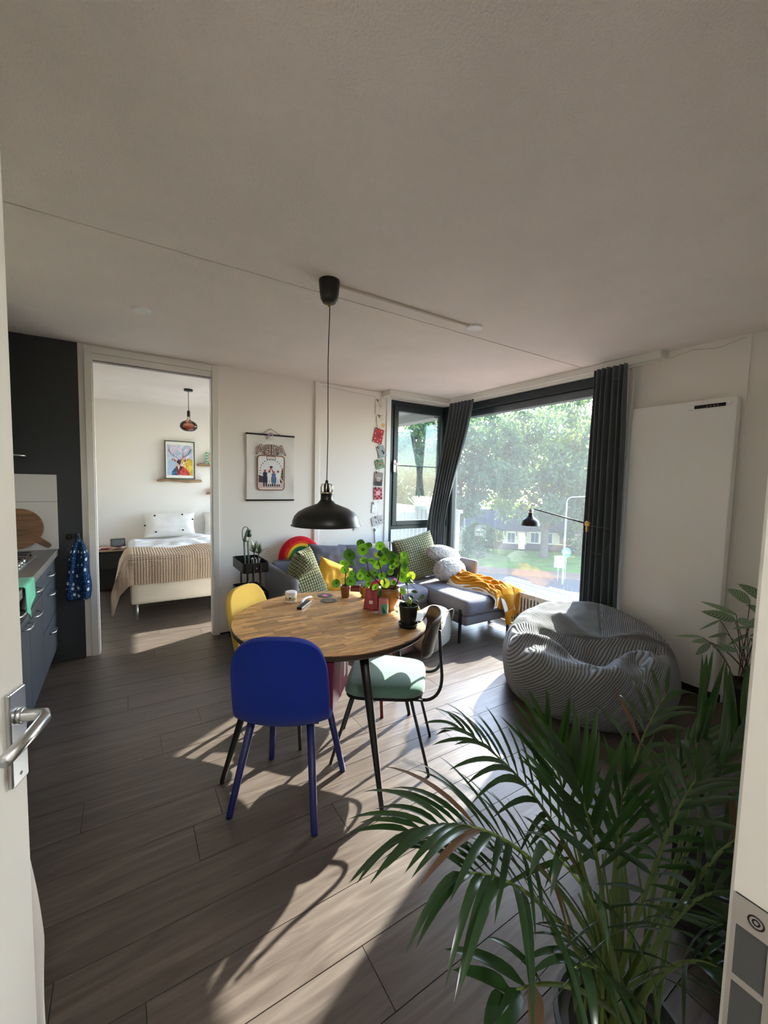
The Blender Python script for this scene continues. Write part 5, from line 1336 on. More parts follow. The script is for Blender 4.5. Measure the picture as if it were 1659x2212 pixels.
def pilea(root, base, leaves, trunks, m=PIL, lime=()):
    """leaves given as world (x,y,z,r); trunks: list of polylines the stalks start from (world)"""
    o = V(root.location); rr = random.Random(len(leaves))
    nodes = []
    for tk in trunks:
        pts = [V(p_) for p_ in tk]; q = MB(); q.tube([p_-o for p_ in pts], [.005-.002*i/(len(pts)-1) for i in range(len(pts))], 8); q.build('trunk', STEMB, root, smooth=True)
        for i in range(len(pts)-1):
            for t in (.2, .6, 1.0): nodes.append((pts[i].lerp(pts[i+1], t), (i+t)/(len(pts)-1)))
    for i, (x, y, z, r_) in enumerate(leaves):
        c = V((x, y, z)); nd = min(nodes, key=lambda k: (k[0]-c).length+.06*(1-k[1])+(0.1 if k[0].z > c.z+.05 else 0))[0]
        # leaf faces the window light, tilted at random
        nrm = (V((-.30, -.72, .36))+V((rr.uniform(-.42, .42), rr.uniform(-.3, .3), rr.uniform(-.42, .42)))).normalized()
        r_ *= 1.2
        qn = nrm.to_track_quat('Z', 'Y')
        ml = PILL if i in lime else (PILD if rr.random() < .3 else m)
        lf = round_leaf(r_, i).build('leaf', ml, root, smooth=True, loc=c-o); lf.rotation_euler = qn.to_euler()
        mid = (nd+c)/2+V((0, 0, .02)); q = MB(); q.tube([p_-o for p_ in bez(nd, mid, c-nrm*.0008, 8)], .0013, 6); q.build('stalk', STEM, root, smooth=True)
LA = [(1.226,2.521,0.833,0.0243),(1.259,2.458,0.936,0.0248),(1.319,2.472,0.900,0.0199),(1.271,2.394,0.871,0.0300),(1.273,2.464,0.978,0.0197),(1.300,2.420,0.983,0.0152),(1.258,2.497,0.980,0.0154)]
LC1 = [(1.146,2.181,1.093,0.0330),(1.253,2.233,1.150,0.0234),(1.240,2.184,1.119,0.0309),(1.295,2.211,1.138,0.0194),(1.236,2.170,1.054,0.0189),(1.215,2.168,0.959,0.0216),(1.250,2.207,0.975,0.0201),(1.298,2.206,0.944,0.0345),(1.253,2.130,0.915,0.0176),(1.362,2.178,1.132,0.0263),(1.388,2.153,1.096,0.0243),(1.364,2.043,1.099,0.0233),(1.320,2.142,1.086,0.0179),(1.363,2.127,1.051,0.0260),(1.346,2.175,1.017,0.0263),(1.341,2.138,1.093,0.0179),(1.257,2.101,1.062,0.0174),(1.296,2.129,0.980,0.0197),(1.334,2.103,0.962,0.0205),(1.349,2.091,0.917,0.0257),(1.331,2.174,0.871,0.0202),(1.338,2.067,0.850,0.0255),(1.304,2.069,0.867,0.0175)]
LC2 = [(1.384,2.083,1.049,0.0178),(1.420,2.079,1.040,0.0231),(1.488,2.086,1.046,0.0263),(1.457,2.050,1.089,0.0198),(1.432,2.009,1.034,0.0175),(1.486,2.081,0.985,0.0275),(1.386,2.074,1.014,0.0158),(1.453,2.056,0.949,0.0271),(1.482,2.006,0.964,0.0237),(1.357,2.045,0.993,0.0175),(1.455,2.051,0.867,0.0220),(1.407,2.093,0.852,0.0128),(1.450,1.977,0.948,0.0175),(1.389,2.059,0.923,0.0158),(1.401,2.049,1.083,0.0157)]
LD1 = [(1.315,1.781,0.893,0.0211),(1.353,1.757,0.854,0.0183),(1.279,1.854,0.817,0.0108)]
LD2 = [(1.307,1.843,0.863,0.0187),(1.332,1.791,0.994,0.0219),(1.361,1.801,0.932,0.0197),(1.314,1.764,0.919,0.0157),(1.404,1.788,0.901,0.0198),(1.361,1.778,0.882,0.0135),(1.310,1.839,0.897,0.0136),(1.259,1.820,0.907,0.0106),(1.257,1.826,0.859,0.0124),(1.303,1.805,0.985,0.0123)]
pa = thing('potted_plant', 'small round leaved plant in a plain brown pot by the record coasters', 'plant', (1.26, 2.447, ZT), group='round leaved plants on the table')
pot(pa, .026, .035, .083, CLAY); pilea(pa, None, LA, [[(1.26, 2.447, .82), (1.255, 2.445, .87), (1.262, 2.45, .93)]])
pb = thing('potted_plant', 'small pale succulent in a ribbed ochre pot at the table rim', 'plant', (1.374, 2.387, ZT))
pot(pb, .026, .034, .082, OCHRE, ribs=20, foot=True)
SUC = leafmat('succulent_leaf', '#aebfae', '#c8d8b8', .5, .15); rr_ = random.Random(6)
for k in range(22):
    a = rr_.uniform(0, 2*pi); e = rr_.uniform(.2, 1.3); d = V((cos(a)*cos(e), sin(a)*cos(e), sin(e))); b = V((d.x*.008, d.y*.008, .07)); ln = rr_.uniform(.018, .036)
    q = MB(); q.tube([b, b+d*ln*.5, b+d*ln*.9, b+d*ln], [.003, .0052, .004, .0008], 7); q.build('leaf', SUC, pb, smooth=True)
pc = thing('potted_plant', 'largest round leaved plant in a tall ribbed ochre pot on the table', 'plant', (1.375, 2.085, ZT), group='round leaved plants on the table')
pot(pc, .048, .068, .138, OCHRE, ribs=26, foot=True)
pilea(pc, None, LC1+LC2, [[(1.362, 2.085, .86), (1.345, 2.095, .93), (1.337, 2.12, .99), (1.325, 2.14, 1.05)], [(1.37, 2.09, .86), (1.30, 2.11, .93), (1.26, 2.14, .98), (1.265, 2.17, 1.04)], [(1.39, 2.08, .86), (1.425, 2.065, .92), (1.432, 2.06, .98), (1.44, 2.06, 1.03)]], lime=(12, 19, 21, 34, 31))
DARKL = leafmat('dark_leaf', '#1f3d26', '#4a7a2c', .28, .3)
pd = thing('potted_plant', 'slim plant cuttings in a black plastic pot with saucer on the table', 'plant', (1.301, 1.775, ZT))
q = MB(); q.lathe([(.040, .006), (.053, .010), (.0555, .024), (.052, .024), (.05, .013), (.001, .011)], 40); q.lathe([(.035, 0), (.05, .003), (.04, .008)], 40); q.build('saucer', mat('black_plastic', '#17191a', .38), pd, smooth=False)
q = MB(); q.lathe([(.040, .013), (.041, .016), (.0515, .112), (.0535, .114), (.0535, .122), (.050, .122), (.047, .10), (.001, .098)], 40); q.build('pot', mat('black_plastic_2', '#17191a', .38), pd, smooth=False)
q = MB(); q.lathe([(.0475, .10), (.001, .103)], 20); q.build('soil', SOIL, pd)
def cuttings():
    o = V(pd.location); rr = random.Random(3)
    top = V((1.305, 1.80, .995)); q = MB(); q.tube([p_-o for p_ in bez((1.30, 1.775, .85), (1.30, 1.78, .92), top, 8)], .002, 7); q.build('stem', STEM, pd, smooth=True)
    for i, (x, y, z, r_) in enumerate(LD1):
        lf = round_leaf(r_, i+70).build('leaf', PILL, pd, smooth=True, loc=V((x, y, z))-o); lf.rotation_euler = V((.3, -.6, .3+.2*i)).normalized().to_track_quat('Z', 'Y').to_euler()
        q = MB(); q.tube([p_-o for p_ in bez((1.31, 1.77, .85), (1.32, 1.77, .88), (x, y, z), 6)], .0012, 6); q.build('stalk', STEM, pd, smooth=True)
    for i, (x, y, z, r_) in enumerate(LD2):
        c = V((x, y, z)); d = V((rr.uniform(-1, 1), rr.uniform(-.4, .4), rr.uniform(-.1, .7))).normalized(); s_ = d.cross(V((.2, -.8, .5))).normalized()
        q = MB(); q.grid(lambda u, v: c-o + d*(2*r_*(v-.5)) + s_*((2*u-1)*r_*.55*sin(pi*min(1, .04+.96*v))**.8) + V((.2, -.8, .5))*(-.3*r_*(2*u-1)**2*.5-.25*r_*(v-.5)**2), 4, 8); q.build('leaf', DARKL, pd, smooth=True)
        st = top if z > .93 else V((1.31, 1.785, .86)); q = MB(); q.tube([p_-o for p_ in bez(st, (st+c)/2+V((0, 0, .015)), c-d*r_, 6)], .0013, 6); q.build('stalk', mat('dark_stalk', '#3d4a2c', .6) if i == 0 else bpy.data.materials['dark_stalk'], pd, smooth=True)
cuttings()
# jar, strip, remote, coasters
jr = thing('jar', 'white cosmetic jar with white lid on the table edge near the yellow chair', 'jar', (.905, 2.525, ZT))
q = MB(); q.lathe([(.034, 0), (.036, .003), (.036, .044), (.034, .046)], 32); q.build('body', mat('white_glaze', '#eceae2', .3), jr)
q = MB(); q.lathe([(.0363, .012), (.0363, .030)], 32); q.lathe([(.0363, .030), (.0363, .012)], 32); q.build('label_band', mat('straw_label', '#d8cfa6', .5), jr)
q = MB(); q.lathe([(.0375, .046), (.0375, .062), (.035, .066), (.001, .0665)], 32); q.build('lid', WHITE, jr)
q = MB(); q.prism(disk(.006, 10), 0, .0005, T(-.018, -.0318, .03, rx=pi/2, rz=R(-30))); q.build('label_mark', BLACKM, jr)
q = MB(); pts = [(-.085, -.022, .008), (-.045, -.004, .012), (0, .006, .013), (.045, .006, .011), (.085, -.004, .007)]
q.tube(pts, [.012, .0115, .011, .0115, .013], 10, flat=.5); tag(q.build('plastic_strip', WHITE, None, smooth=True, loc=(.985, 2.49, ZT-.0005), rot=(0, 0, R(42))), 'curved white plastic strip lying between jar and remote control', 'strip')
rm = thing('remote_control', 'slim black remote control with silver edge on the table', 'remote', (.945, 2.395, ZT), R(47))
q = MB(); q.prism(rrect(.165, .034, .006), 0, .014); q.build('body', mat('remote_black', '#15171a', .4), rm, bevel=.003)
q = MB(); q.box(-.081, -.0178, .004, .081, -.0168, .0145); q.build('silver_edge', CHROME, rm)
for a, b in ((-.07, -.03), (-.02, .02), (.035, .07)):
    q = MB(); q.prism(rrect(b-a, .022, .004, cx=(a+b)/2), .014, .0148); q.build('button', mat('remote_button', '#2a2e33', .5), rm)
for x, y, lb, c1, c2 in ((1.155, 2.545, 'record shaped coaster with pink centre at the back of the table', '#d8488f', '#e98ab8'), (1.125, 2.425, 'record shaped coaster with olive centre in front of the pink one', '#8f7d3a', '#4a5a45')):
    cs = thing('coaster', lb, 'coaster', (x, y, ZT), group='record shaped coasters')
    q = MB(); q.lathe([(.052, 0), (.0525, .001), (.0525, .002), (.04, .0023), (.001, .0023)], 40); q.build('disc', mat('record_black', '#222427', .35), cs)
    q = MB(); q.lathe([(.021, .0023), (.021, .0026), (.001, .0026)], 28); q.build('centre_label', mat('record_label_'+c1[1:], c1, .5), cs)
    q = MB(); q.lathe([(.012, .0026), (.012, .0028), (.001, .0028)], 20); q.build('centre_print', mat('record_print_'+c2[1:], c2, .5), cs)
q = MB(); q.tube([(-.02, 0, .0015), (.02, 0, .0015)], .0013, 6); tag(q.build('toothpick', mat('pale_wood_pick', '#d9c19a', .6), None, loc=(1.075, 2.50, ZT), rot=(0, 0, R(100))), 'pale wooden toothpick lying left of the record coasters', 'toothpick')
# red bag, can, phone
rb = thing('gift_bag', 'crumpled red paper gift bag leaning by the ochre plant pot', 'bag', (1.285, 2.135, ZT), R(-52))
REDP = mat('red_paper', '#a34046', .5, bump=.6, bs=25, bd=.01)
for s in (-1, 1):
    q = MB(); q.grid(lambda u, v: ((u-.5)*.095*(1-.12*v), s*(.022*(1-v)**.7+.003)+.003*sin(u*11+v*4), .122*v+.004*sin(u*9)), 12, 12, flip=s > 0); q.build('side', REDP, rb, smooth=True, solid=.001)
for s in (-1, 1):
    q = MB(); q.grid(lambda u, v: (s*.0475*(1-.12*v)+s*.003*sin(u*6), (u-.5)*2*(.022*(1-v)**.7+.003), .118*v), 6, 10, flip=s < 0); q.build('gusset', REDP, rb, smooth=True)
q = MB(); q.box(-.012, -.0275, .035, .012, -.0262, .055, T(rx=R(-9))); q.build('white_print', mat('pale_print', '#e3cfd0', .6), rb)
cn = thing('tin', 'pink tin with mint green label in front of the red gift bag', 'tin', (1.302, 2.03, ZT))
q = MB(); q.lathe([(.027, 0), (.0285, .002), (.0285, .09), (.027, .093), (.001, .0935)], 32); q.build('body', mat('pink_tin', '#c9818b', .35, coat=.2), cn)
q = MB(); q.grid(lambda u, v: (.0289*cos(R(-150)+R(95)*u), .0289*sin(R(-150)+R(95)*u), .004+.060*v), 10, 1); q.build('label', mat('mint_label', '#4fae98', .4), cn)
q = MB(); q.grid(lambda u, v: (.0291*cos(R(-132)+R(48)*u*(1-v)), .0291*sin(R(-132)+R(48)*u*(1-v)), .010+.044*v), 8, 6); q.build('label_print', mat('dark_green_print', '#2c5c50', .4), cn)
kr = thing('key_ring', 'key ring with pale pink and grey charms lying before the red bag', 'key ring', (1.235, 2.065, ZT))
q = MB(); q.tube([(.012*cos(2*pi*i/16), .012*sin(2*pi*i/16), .0015) for i in range(17)], .0012, 6); q.build('ring', CHROME, kr)
for i, (x, y, c) in enumerate(((.02, .006, '#d8b4b8'), (.03, -.014, '#b9c2bd'), (.045, .004, '#e1d6d2'))):
    q = MB(); q.prism(rrect(.022, .014, .004, cx=x, cy=y), .0005*(i+1), .005+.0005*i); q.build('charm', mat('charm_'+c[1:], c, .4), kr, bevel=.001)
q = MB(); q.prism(rrect(.145, .07, .009), 0, .008); tag(q.build('phone', mat('phone_black', '#141619', .55), None, loc=(1.437, 1.865, ZT), rot=(0, 0, R(38)), bevel=.002), 'black phone lying flat behind the black plant pot', 'phone')

# ------------------------------------------------------------------ floor things
tb = thing('tote_bag', 'slouched off white canvas tote bag on the floor beside the chaise', 'bag', (2.42, 2.93, 0), R(20))
CANV = fabric('canvas_cream', '#b9b4a8', bs=400, bump=.4, var=.08)
q = sbox(-.19, -.11, .002, .19, .11, .36, .06, 16, puff=.03)
for i, p_ in enumerate(q.v): q.v[i] = V((p_.x*(1+.12*sin(p_.z*7))+.02*sin(p_.z*9), p_.y*(1.1-.5*p_.z)+.01*sin(p_.x*14), p_.z*(1-.10*(p_.x+.19))))
q.build('body', CANV, tb, smooth=True)
q = MB(); q.tube(bez((.10, -.07, .30), (.24, -.16, .42), (.19, -.10, .22), 12), .009, 6, flat=.3); q.build('strap', CANV, tb, smooth=True)
q = MB(); q.tube(bez((-.10, -.07, .30), (-.02, -.12, .40), (.06, -.07, .31), 12), .009, 6, flat=.3); q.build('strap', CANV, tb, smooth=True)
q = MB(); q.grid(lambda u, v: (-.12+.2*u, -.108-.0-.02*sin(pi*v)*sin(pi*u), .06+.2*v), 6, 6); q.build('faded_print', mat('pastel_print', '#bcd0cf', .8, var=.25, vs=20), tb, smooth=True)
q = sbox(-.21, -.17, .001, .21, .17, .15, .05, 12, puff=.02)
tag(q.build('floor_cushion', fabric('mauve_canvas', '#8f7a78', bs=300), None, smooth=True, loc=(1.98, 3.03, 0), rot=(0, 0, R(10))), 'low mauve floor cushion between tote bag and table', 'cushion')
q = MB(); q.grid(lambda u, v: (.17*(u-.5), .12*(v-.5), .006+.03*sin(pi*u)*sin(pi*v)+.008*sin(9*u+7*v)), 18, 14); tag(q.build('folded_cloth', fabric('red_cloth', '#b5252f'), None, smooth=True, solid=.008, loc=(2.27, 3.66, .452), rot=(0, 0, .3)), 'bunched red cloth on the sofa seat behind the plants', 'cloth', 'coloured cloths on the sofa seat')
q = MB(); q.grid(lambda u, v: (.13*(u-.5), .10*(v-.5), .006+.03*sin(pi*u)*sin(pi*v)+.007*sin(8*u-6*v)), 18, 14); tag(q.build('folded_cloth', fabric('pink_cloth', '#d86a9c'), None, smooth=True, solid=.008, loc=(2.46, 3.64, .452), rot=(0, 0, -.2)), 'bunched pink cloth on the sofa seat right of the red one', 'cloth', 'coloured cloths on the sofa seat')

# calathea in its pot
CALM = leafmat('calathea_leaf', '#8ea389', '#a9bf7a', .4, .2, stripes=('#1d2f22', 60))
CALS = mat('calathea_stalk', '#4a3326', .6)
ca = thing('potted_plant', 'feather striped prayer plant in a black pot by the right wall', 'plant', (3.345, .885, 0))
q = MB(); q.lathe([(.075, 0), (.085, .004), (.108, .26), (.115, .29), (.115, .305), (.105, .305), (.10, .28), (.001, .275)], 36); q.build('pot', mat('black_pot', '#111213', .5), ca)
q = MB(); q.lathe([(.1, .28), (.05, .287), (.001, .285)], 20); q.build('soil', SOIL, ca)
CALATHEA = [
 ((3.432, 0.863, 0.842), (3.321, 0.973, 0.934), 0.0639),
 ((3.232, 0.878, 0.849), (3.141, 0.973, 0.923), 0.0657),
 ((3.214, 0.933, 0.76), (3.006, 1.053, 0.843), 0.0313),
 ((3.374, 0.984, 0.685), (3.164, 1.102, 0.741), 0.0615),
 ((3.201, 1.01, 0.705), (3.031, 1.057, 0.654), 0.0145),
 ((3.527, 0.867, 0.717), (3.402, 0.945, 0.794), 0.0567),
 ((3.394, 0.829, 0.822), (3.35, 0.87, 0.785), 0.0335),
 ((3.27, 0.889, 0.688), (3.351, 0.826, 0.753), 0.0543),
 ((3.155, 0.914, 0.742), (3.208, 0.857, 0.721), 0.0492),
 ((2.995, 1.028, 0.628), (2.822, 1.104, 0.641), 0.0182),
 ((3.195, 1.063, 0.552), (3.071, 1.109, 0.555), 0.0349),
 ((3.127, 1.025, 0.565), (3.08, 1.081, 0.475), 0.0383),
 ((3.371, 1.019, 0.583), (3.271, 1.089, 0.551), 0.0223),
 ((3.159, 1.02, 0.539), (3.26, 0.921, 0.523), 0.0470),
 ((3.178, 0.893, 0.576), (3.269, 0.867, 0.554), 0.0247),
 ((3.353, 0.894, 0.598), (3.367, 0.832, 0.543), 0.0426),
 ((3.371, 0.917, 0.613), (3.283, 0.981, 0.537), 0.0215),
 ((3.463, 0.857, 0.633), (3.412, 0.914, 0.593), 0.0258),
 ((3.189, 0.86, 0.707), (3.09, 0.913, 0.699), 0.0179),
 ((3.404, 0.853, 0.706), (3.306, 0.858, 0.661), 0.0297),
]
rc_ = random.Random(5)
for A_, B_, w_ in CALATHEA:
    o = V(ca.location); A_, B_ = V(A_), V(B_); d = B_-A_; ln = d.length; d.normalize()
    s_ = d.cross(V((-.7, -.5, .5))).normalized(); nn = s_.cross(d)
    q = MB(); q.grid(lambda u, v: A_-o + d*ln*v + s_*((2*u-1)*w_/2*(sin(pi*min(1, .03+.97*v**.85)))**.75) + nn*(.10*w_*abs(2*u-1)+.012*sin(pi*v)) , 6, 12); q.build('leaf', CALM, ca, smooth=True)
    b = V((rc_.uniform(-.06, .06), rc_.uniform(-.05, .05), .28)); tgt = A_-o
    q = MB(); q.tube(bez(b, b.lerp(tgt, .5)+V((0, 0, .10)), tgt, 10), .0022, 6); q.build('stalk', CALS, ca, smooth=True)

# palm by the doorway
PALM = leafmat('palm_leaflet', '#21381f', '#557f22', .28, .16, spec=.6); PALMB = leafmat('palm_leaflet_dry', '#5d4630', '#80603c', .6, .2); RACH = mat('palm_rachis', '#5d6f34', .45)
FRONDS = [
 ('arching', [(0.985, 0.42, 0.29), (0.763, 0.444, 0.733), (0.623, 0.525, 0.915), (0.451, 0.606, 0.854)], 0.200, 0.021, 16, 0.25),
 ('arching', [(0.924, 0.444, 0.29), (0.74, 0.407, 0.682), (0.611, 0.453, 0.824), (0.49, 0.486, 0.855)], 0.250, 0.022, 11, 0.45),
 ('arching', [(0.953, 0.385, 0.29), (0.88, 0.459, 0.658), (0.83, 0.577, 0.84), (0.701, 0.714, 0.922)], 0.200, 0.019, 14, 0.25),
 ('upright', [(0.971, 0.448, 0.29), (0.859, 0.443, 0.596), (0.857, 0.52, 0.788), (0.854, 0.596, 0.961)], 0.170, 0.016, 8, 0.05),
 ('arching', [(0.916, 0.414, 0.29), (0.945, 0.451, 0.63), (1.05, 0.52, 0.83), (1.197, 0.476, 0.995)], 0.170, 0.015, 13, 0.30),
 ('upright', [(0.98, 0.401, 0.29), (1.007, 0.407, 0.579), (1.103, 0.421, 0.765), (1.153, 0.403, 0.924)], 0.170, 0.016, 8, 0.15),
 ('spear', [(0.941, 0.454, 0.29), (0.983, 0.343, 0.621), (1.102, 0.365, 0.795), (1.153, 0.39, 1.047)], 0.160, 0.020, 4, 0.00),
 ('upright', [(0.934, 0.389, 0.29), (0.976, 0.354, 0.7), (1.062, 0.339, 0.885), (1.194, 0.293, 1.059)], 0.190, 0.020, 9, 0.10),
 ('arching', [(0.983, 0.432, 0.29), (0.885, 0.315, 0.686), (0.95, 0.29, 0.867), (1.033, 0.236, 0.869)], 0.180, 0.019, 10, 0.30),
 ('arching', [(0.918, 0.433, 0.29), (0.84, 0.319, 0.68), (0.887, 0.299, 0.795), (0.951, 0.235, 0.791)], 0.160, 0.017, 10, 0.40),
 ('broad', [(0.965, 0.388, 0.29), (0.7, 0.37, 0.642), (0.593, 0.384, 0.704), (0.502, 0.395, 0.717)], 0.130, 0.036, 3, 0.20),
 ('upright', [(0.96, 0.453, 0.29), (0.806, 0.387, 0.662), (0.805, 0.426, 0.829), (0.8, 0.486, 0.942)], 0.200, 0.021, 9, 0.10),
 ('arching', [(0.92, 0.402, 0.29), (0.751, 0.342, 0.694), (0.676, 0.343, 0.844), (0.58, 0.388, 0.938)], 0.150, 0.024, 7, 0.45),
 ('arching', [(0.984, 0.413, 0.29), (0.793, 0.312, 0.653), (0.817, 0.268, 0.739), (0.853, 0.219, 0.715)], 0.150, 0.019, 8, 0.40),
 ('arching', [(0.93, 0.449, 0.29), (0.853, 0.357, 0.663), (0.931, 0.37, 0.834), (1.071, 0.337, 0.936)], 0.180, 0.018, 11, 0.25),
 ('arching', [(0.946, 0.385, 0.29), (0.712, 0.328, 0.663), (0.654, 0.326, 0.765), (0.579, 0.328, 0.787)], 0.130, 0.022, 6, 0.40),
 ('upright', [(0.977, 0.443, 0.29), (0.827, 0.406, 0.63), (0.897, 0.434, 0.779), (0.947, 0.447, 0.88)], 0.180, 0.018, 8, 0.15),
]
pl = thing('potted_palm', 'large areca palm with arching fronds on the floor by the doorway', 'plant', (.95, .42, 0))
q = MB(); q.lathe([(.10, 0), (.115, .005), (.14, .25), (.145, .27), (.145, .285), (.135, .285), (.13, .26), (.001, .255)], 40); q.build('pot', mat('grey_planter', '#4a4c4c', .6), pl)
q = MB(); q.lathe([(.13, .258), (.001, .266)], 24); q.build('soil', SOIL, pl)
def leaflet(p0, d, n, L, w_, droop, dry=False):
    s_ = d.cross(n).normalized(); vs = []; fs = []; K = 7; uv = []
    for j in range(K+1):
        t = j/K; q_ = p0 + d*L*t + V((0, 0, -1))*(droop*L*t*t) + n*(.05*L*t*(1-t))
        wd = w_*.40*(min(1, t*5+.15))*max(0, 1-t**2.6)**.8
        if q_.x+.95 > .55 and q_.y+.42 < .175: q_ = V((q_.x, -.245+.012*t, q_.z))
        vs += [q_-s_*wd+n*wd*.35, q_, q_+s_*wd+n*wd*.35]
        if j: a = 3*(j-1); fs += [(a, a+1, a+4, a+3), (a+1, a+2, a+5, a+4)]
    return vs, fs
def palm():
    o = V(pl.location); rr = random.Random(12); count = 0; rest = []
    for kind, P, L, w_, n, dr in FRONDS:
        pts = [V(p_)-o for p_ in P]; path = bez(*pts[:3], 26, pts[3])
        q = MB(); q.tube(path, [.0065*(1-i/27)+.0012 for i in range(27)], 8); fr = q.build('frond', RACH, pl, smooth=True)
        t0 = .42 if kind in ('arching',) else (.55 if kind == 'upright' else .72)
        side = 1; lst = []
        for k in range(n*2):
            t = t0+(1-t0)*(k/(n*2-1))**.92; i = min(25, int(t*26)); f = t*26-i
            p0 = path[i].lerp(path[i+1], f); tg = (path[min(26, i+2)]-path[max(0, i-1)]).normalized()
            up = (V((0, 0, 1))-tg*tg.z); up = up.normalized() if up.length > .05 else V((-.6, -.6, .3)).normalized()
            if abs(tg.z) > .85: up = (V((-.55, -.8, .1))-tg*tg.dot(V((-.55, -.8, .1)))).normalized()
            sd = tg.cross(up).normalized()*side; side = -side
            s = (t-t0)/(1-t0)
            ang = {'arching': R(62-38*s), 'upright': R(30-16*s), 'spear': R(10-6*s), 'broad': R(48-30*s)}[kind]+R(rr.uniform(-6, 6))
            d = (tg*cos(ang)+sd*sin(ang)+up*(.22+rr.uniform(-.12, .12))).normalized()
            ll = L*(.72+.5*sin(pi*min(1, .15+.8*s)))*rr.uniform(.9, 1.2)*(1-.3*s*s)
            vs, fs = leaflet(p0, d, up, ll, w_*rr.uniform(.85, 1.1), dr*(.9+1.0*rr.random()))
            dry = rr.random() < .025
            if count < 300:
                q = MB(); q.add(vs, fs); q.build('leaflet', PALMB if dry else PALM, fr, smooth=True); count += 1
            else: lst.append((vs, fs))
        if lst:
            q = MB()
            for vs, fs in lst: q.add(vs, fs)
            tag(q.build('leaflets', PALM, fr, smooth=True), kind='stuff')
    for k in range(26):                                     # bare canes in the pot
        a = rr.uniform(0, 2*pi); r_ = rr.uniform(.01, .09); b = V((r_*cos(a), r_*sin(a), .258)); tp = b+V((rr.uniform(-.10, .14), rr.uniform(.0, .14), rr.uniform(.2, .42)))
        q = MB(); q.tube(bez(b, b.lerp(tp, .5)+V((0, 0, .05)), tp, 6), [.005, .0045, .004, .004, .0035, .003, .0025], 7); q.build('cane', RACH, pl, smooth=True)
palm()

# low dark bench behind the palm
tvb = thing('tv_bench', 'low black bench with open shelf along the wall behind the palm', 'bench', (2.35, .375, 0))
BEN = mat('black_brown_veneer', '#1c1b1d', .3, coat=.2)
for b in ((-.78, -.2, .395, .78, .2, .42), (-.78, -.2, .03, .78, .2, .05), (-.78, -.2, .05, -.76, .2, .395), (.76, -.2, .05, .78, .2, .395), (-.01, -.2, .05, .01, .2, .395), (-.76, -.2, .22, -.01, .2, .238)):
    q = MB(); q.box(*b); q.build('panel', BEN, tvb, bevel=.0015)
for x in (-.72, .72):
    for y in (-.16, .16):
        q = MB(); q.lathe([(.02, 0), (.02, .03)], 12, T(x, y, 0)); q.build('foot', BLACKM, tvb)
mg = [('#d9d5d8', '#3a3f46', 'pale grey magazine on top of the stack in the bench shelf'), ('#c7cedb', '#2b3550', 'pale blue magazine in the middle of the stack in the bench shelf'), ('#e3e0dc', '#7a2f34', 'off white magazine at the bottom of the stack in the bench shelf')]
for i, (c1_, c2_, lb) in enumerate(reversed(mg)):
    q = thing('magazine', lb, 'magazine', (1.88, .37, .2385+.007*i), R(6*i-5), group='magazines in the bench shelf')
    b = MB(); b.box(-.105, -.145, 0, .105, .145, .0065); b.build('cover', mat('magazine_'+c1_[1:], c1_, .35), q)
    b = MB(); b.box(-.09, -.1455, .001, .09, -.145, .0055); b.build('spine_print', mat('magazine_ink_'+c2_[1:], c2_, .4), q)
# ------------------------------------------------------------------ balcony
m = MB(); m.box(2.62, 4.3, -.25, 4.12, 7.15, -.03); struct(m.build('floor_balcony', mat('concrete', '#8f8f8c', .8, var=.08)))
m = MB(); m.box(2.62, 4.3, 2.50, 3.72, 7.15, 2.70); m.box(3.48, 4.3, 2.40, 3.66, 7.15, 2.50); m.box(3.10, 4.3, 2.46, 3.2, 7.15, 2.50)
struct(m.build('ceiling_balcony', mat('soffit_paint', '#a5a7a6', .7)))
fc = thing('balcony_fence', 'grey slatted balcony railing outside the corner window', 'fence', (4.03, 5.7, -.03))
SLAT = mat('pale_grey_slat', '#b4bcc0', .6, var=.08, vs=6)
k = -1.36
while k < 1.42:
    m = MB(); m.box(-.012, k, .05, .012, k+.088, 1.15); m.build('slat', SLAT, fc, bevel=.003); k += .108
for z in (.06, 1.15):
    m = MB(); m.box(-.03, -1.4, z, .03, 1.44, z+.045); m.build('rail', mat('dark_rail', '#5b6468', .5) if z < 1 else SLAT, fc, bevel=.003)
pb_ = thing('planter', 'pale green railing planter with white flowers on the balcony fence', 'plant', (4.11, 5.18, .97))
m = MB(); m.prism(rrect(.17, .46, .03), .0, .17); m.box(-.17, -.15, .165, .06, -.12, .18); m.box(-.17, .12, .165, .06, .15, .18)
m.build('box', mat('pale_green_planter', '#b9cdb4', .5), pb_, bevel=.005)
m = MB(); rr = random.Random(8); vs = []; fs = []
for i in range(420):
    b = V((rr.uniform(-.07, .07), rr.uniform(-.22, .22), .16)); t = b+V((rr.gauss(0, .05), rr.gauss(0, .07), rr.uniform(.04, .19))); s_ = V((rr.uniform(-1, 1), rr.uniform(-1, 1), .3)).normalized()*.007
    a = len(vs); vs += [b-s_*.5, b+s_*.5, t+s_, t+V((0, 0, .016)), t-s_]; fs += [(a, a+1, a+2, a+3, a+4)]
m.add(vs, fs); tag(m.build('flowers', leafmat('white_flowers', '#dfe3d3', '#e4ead0', .7, .4), pb_), kind='stuff')

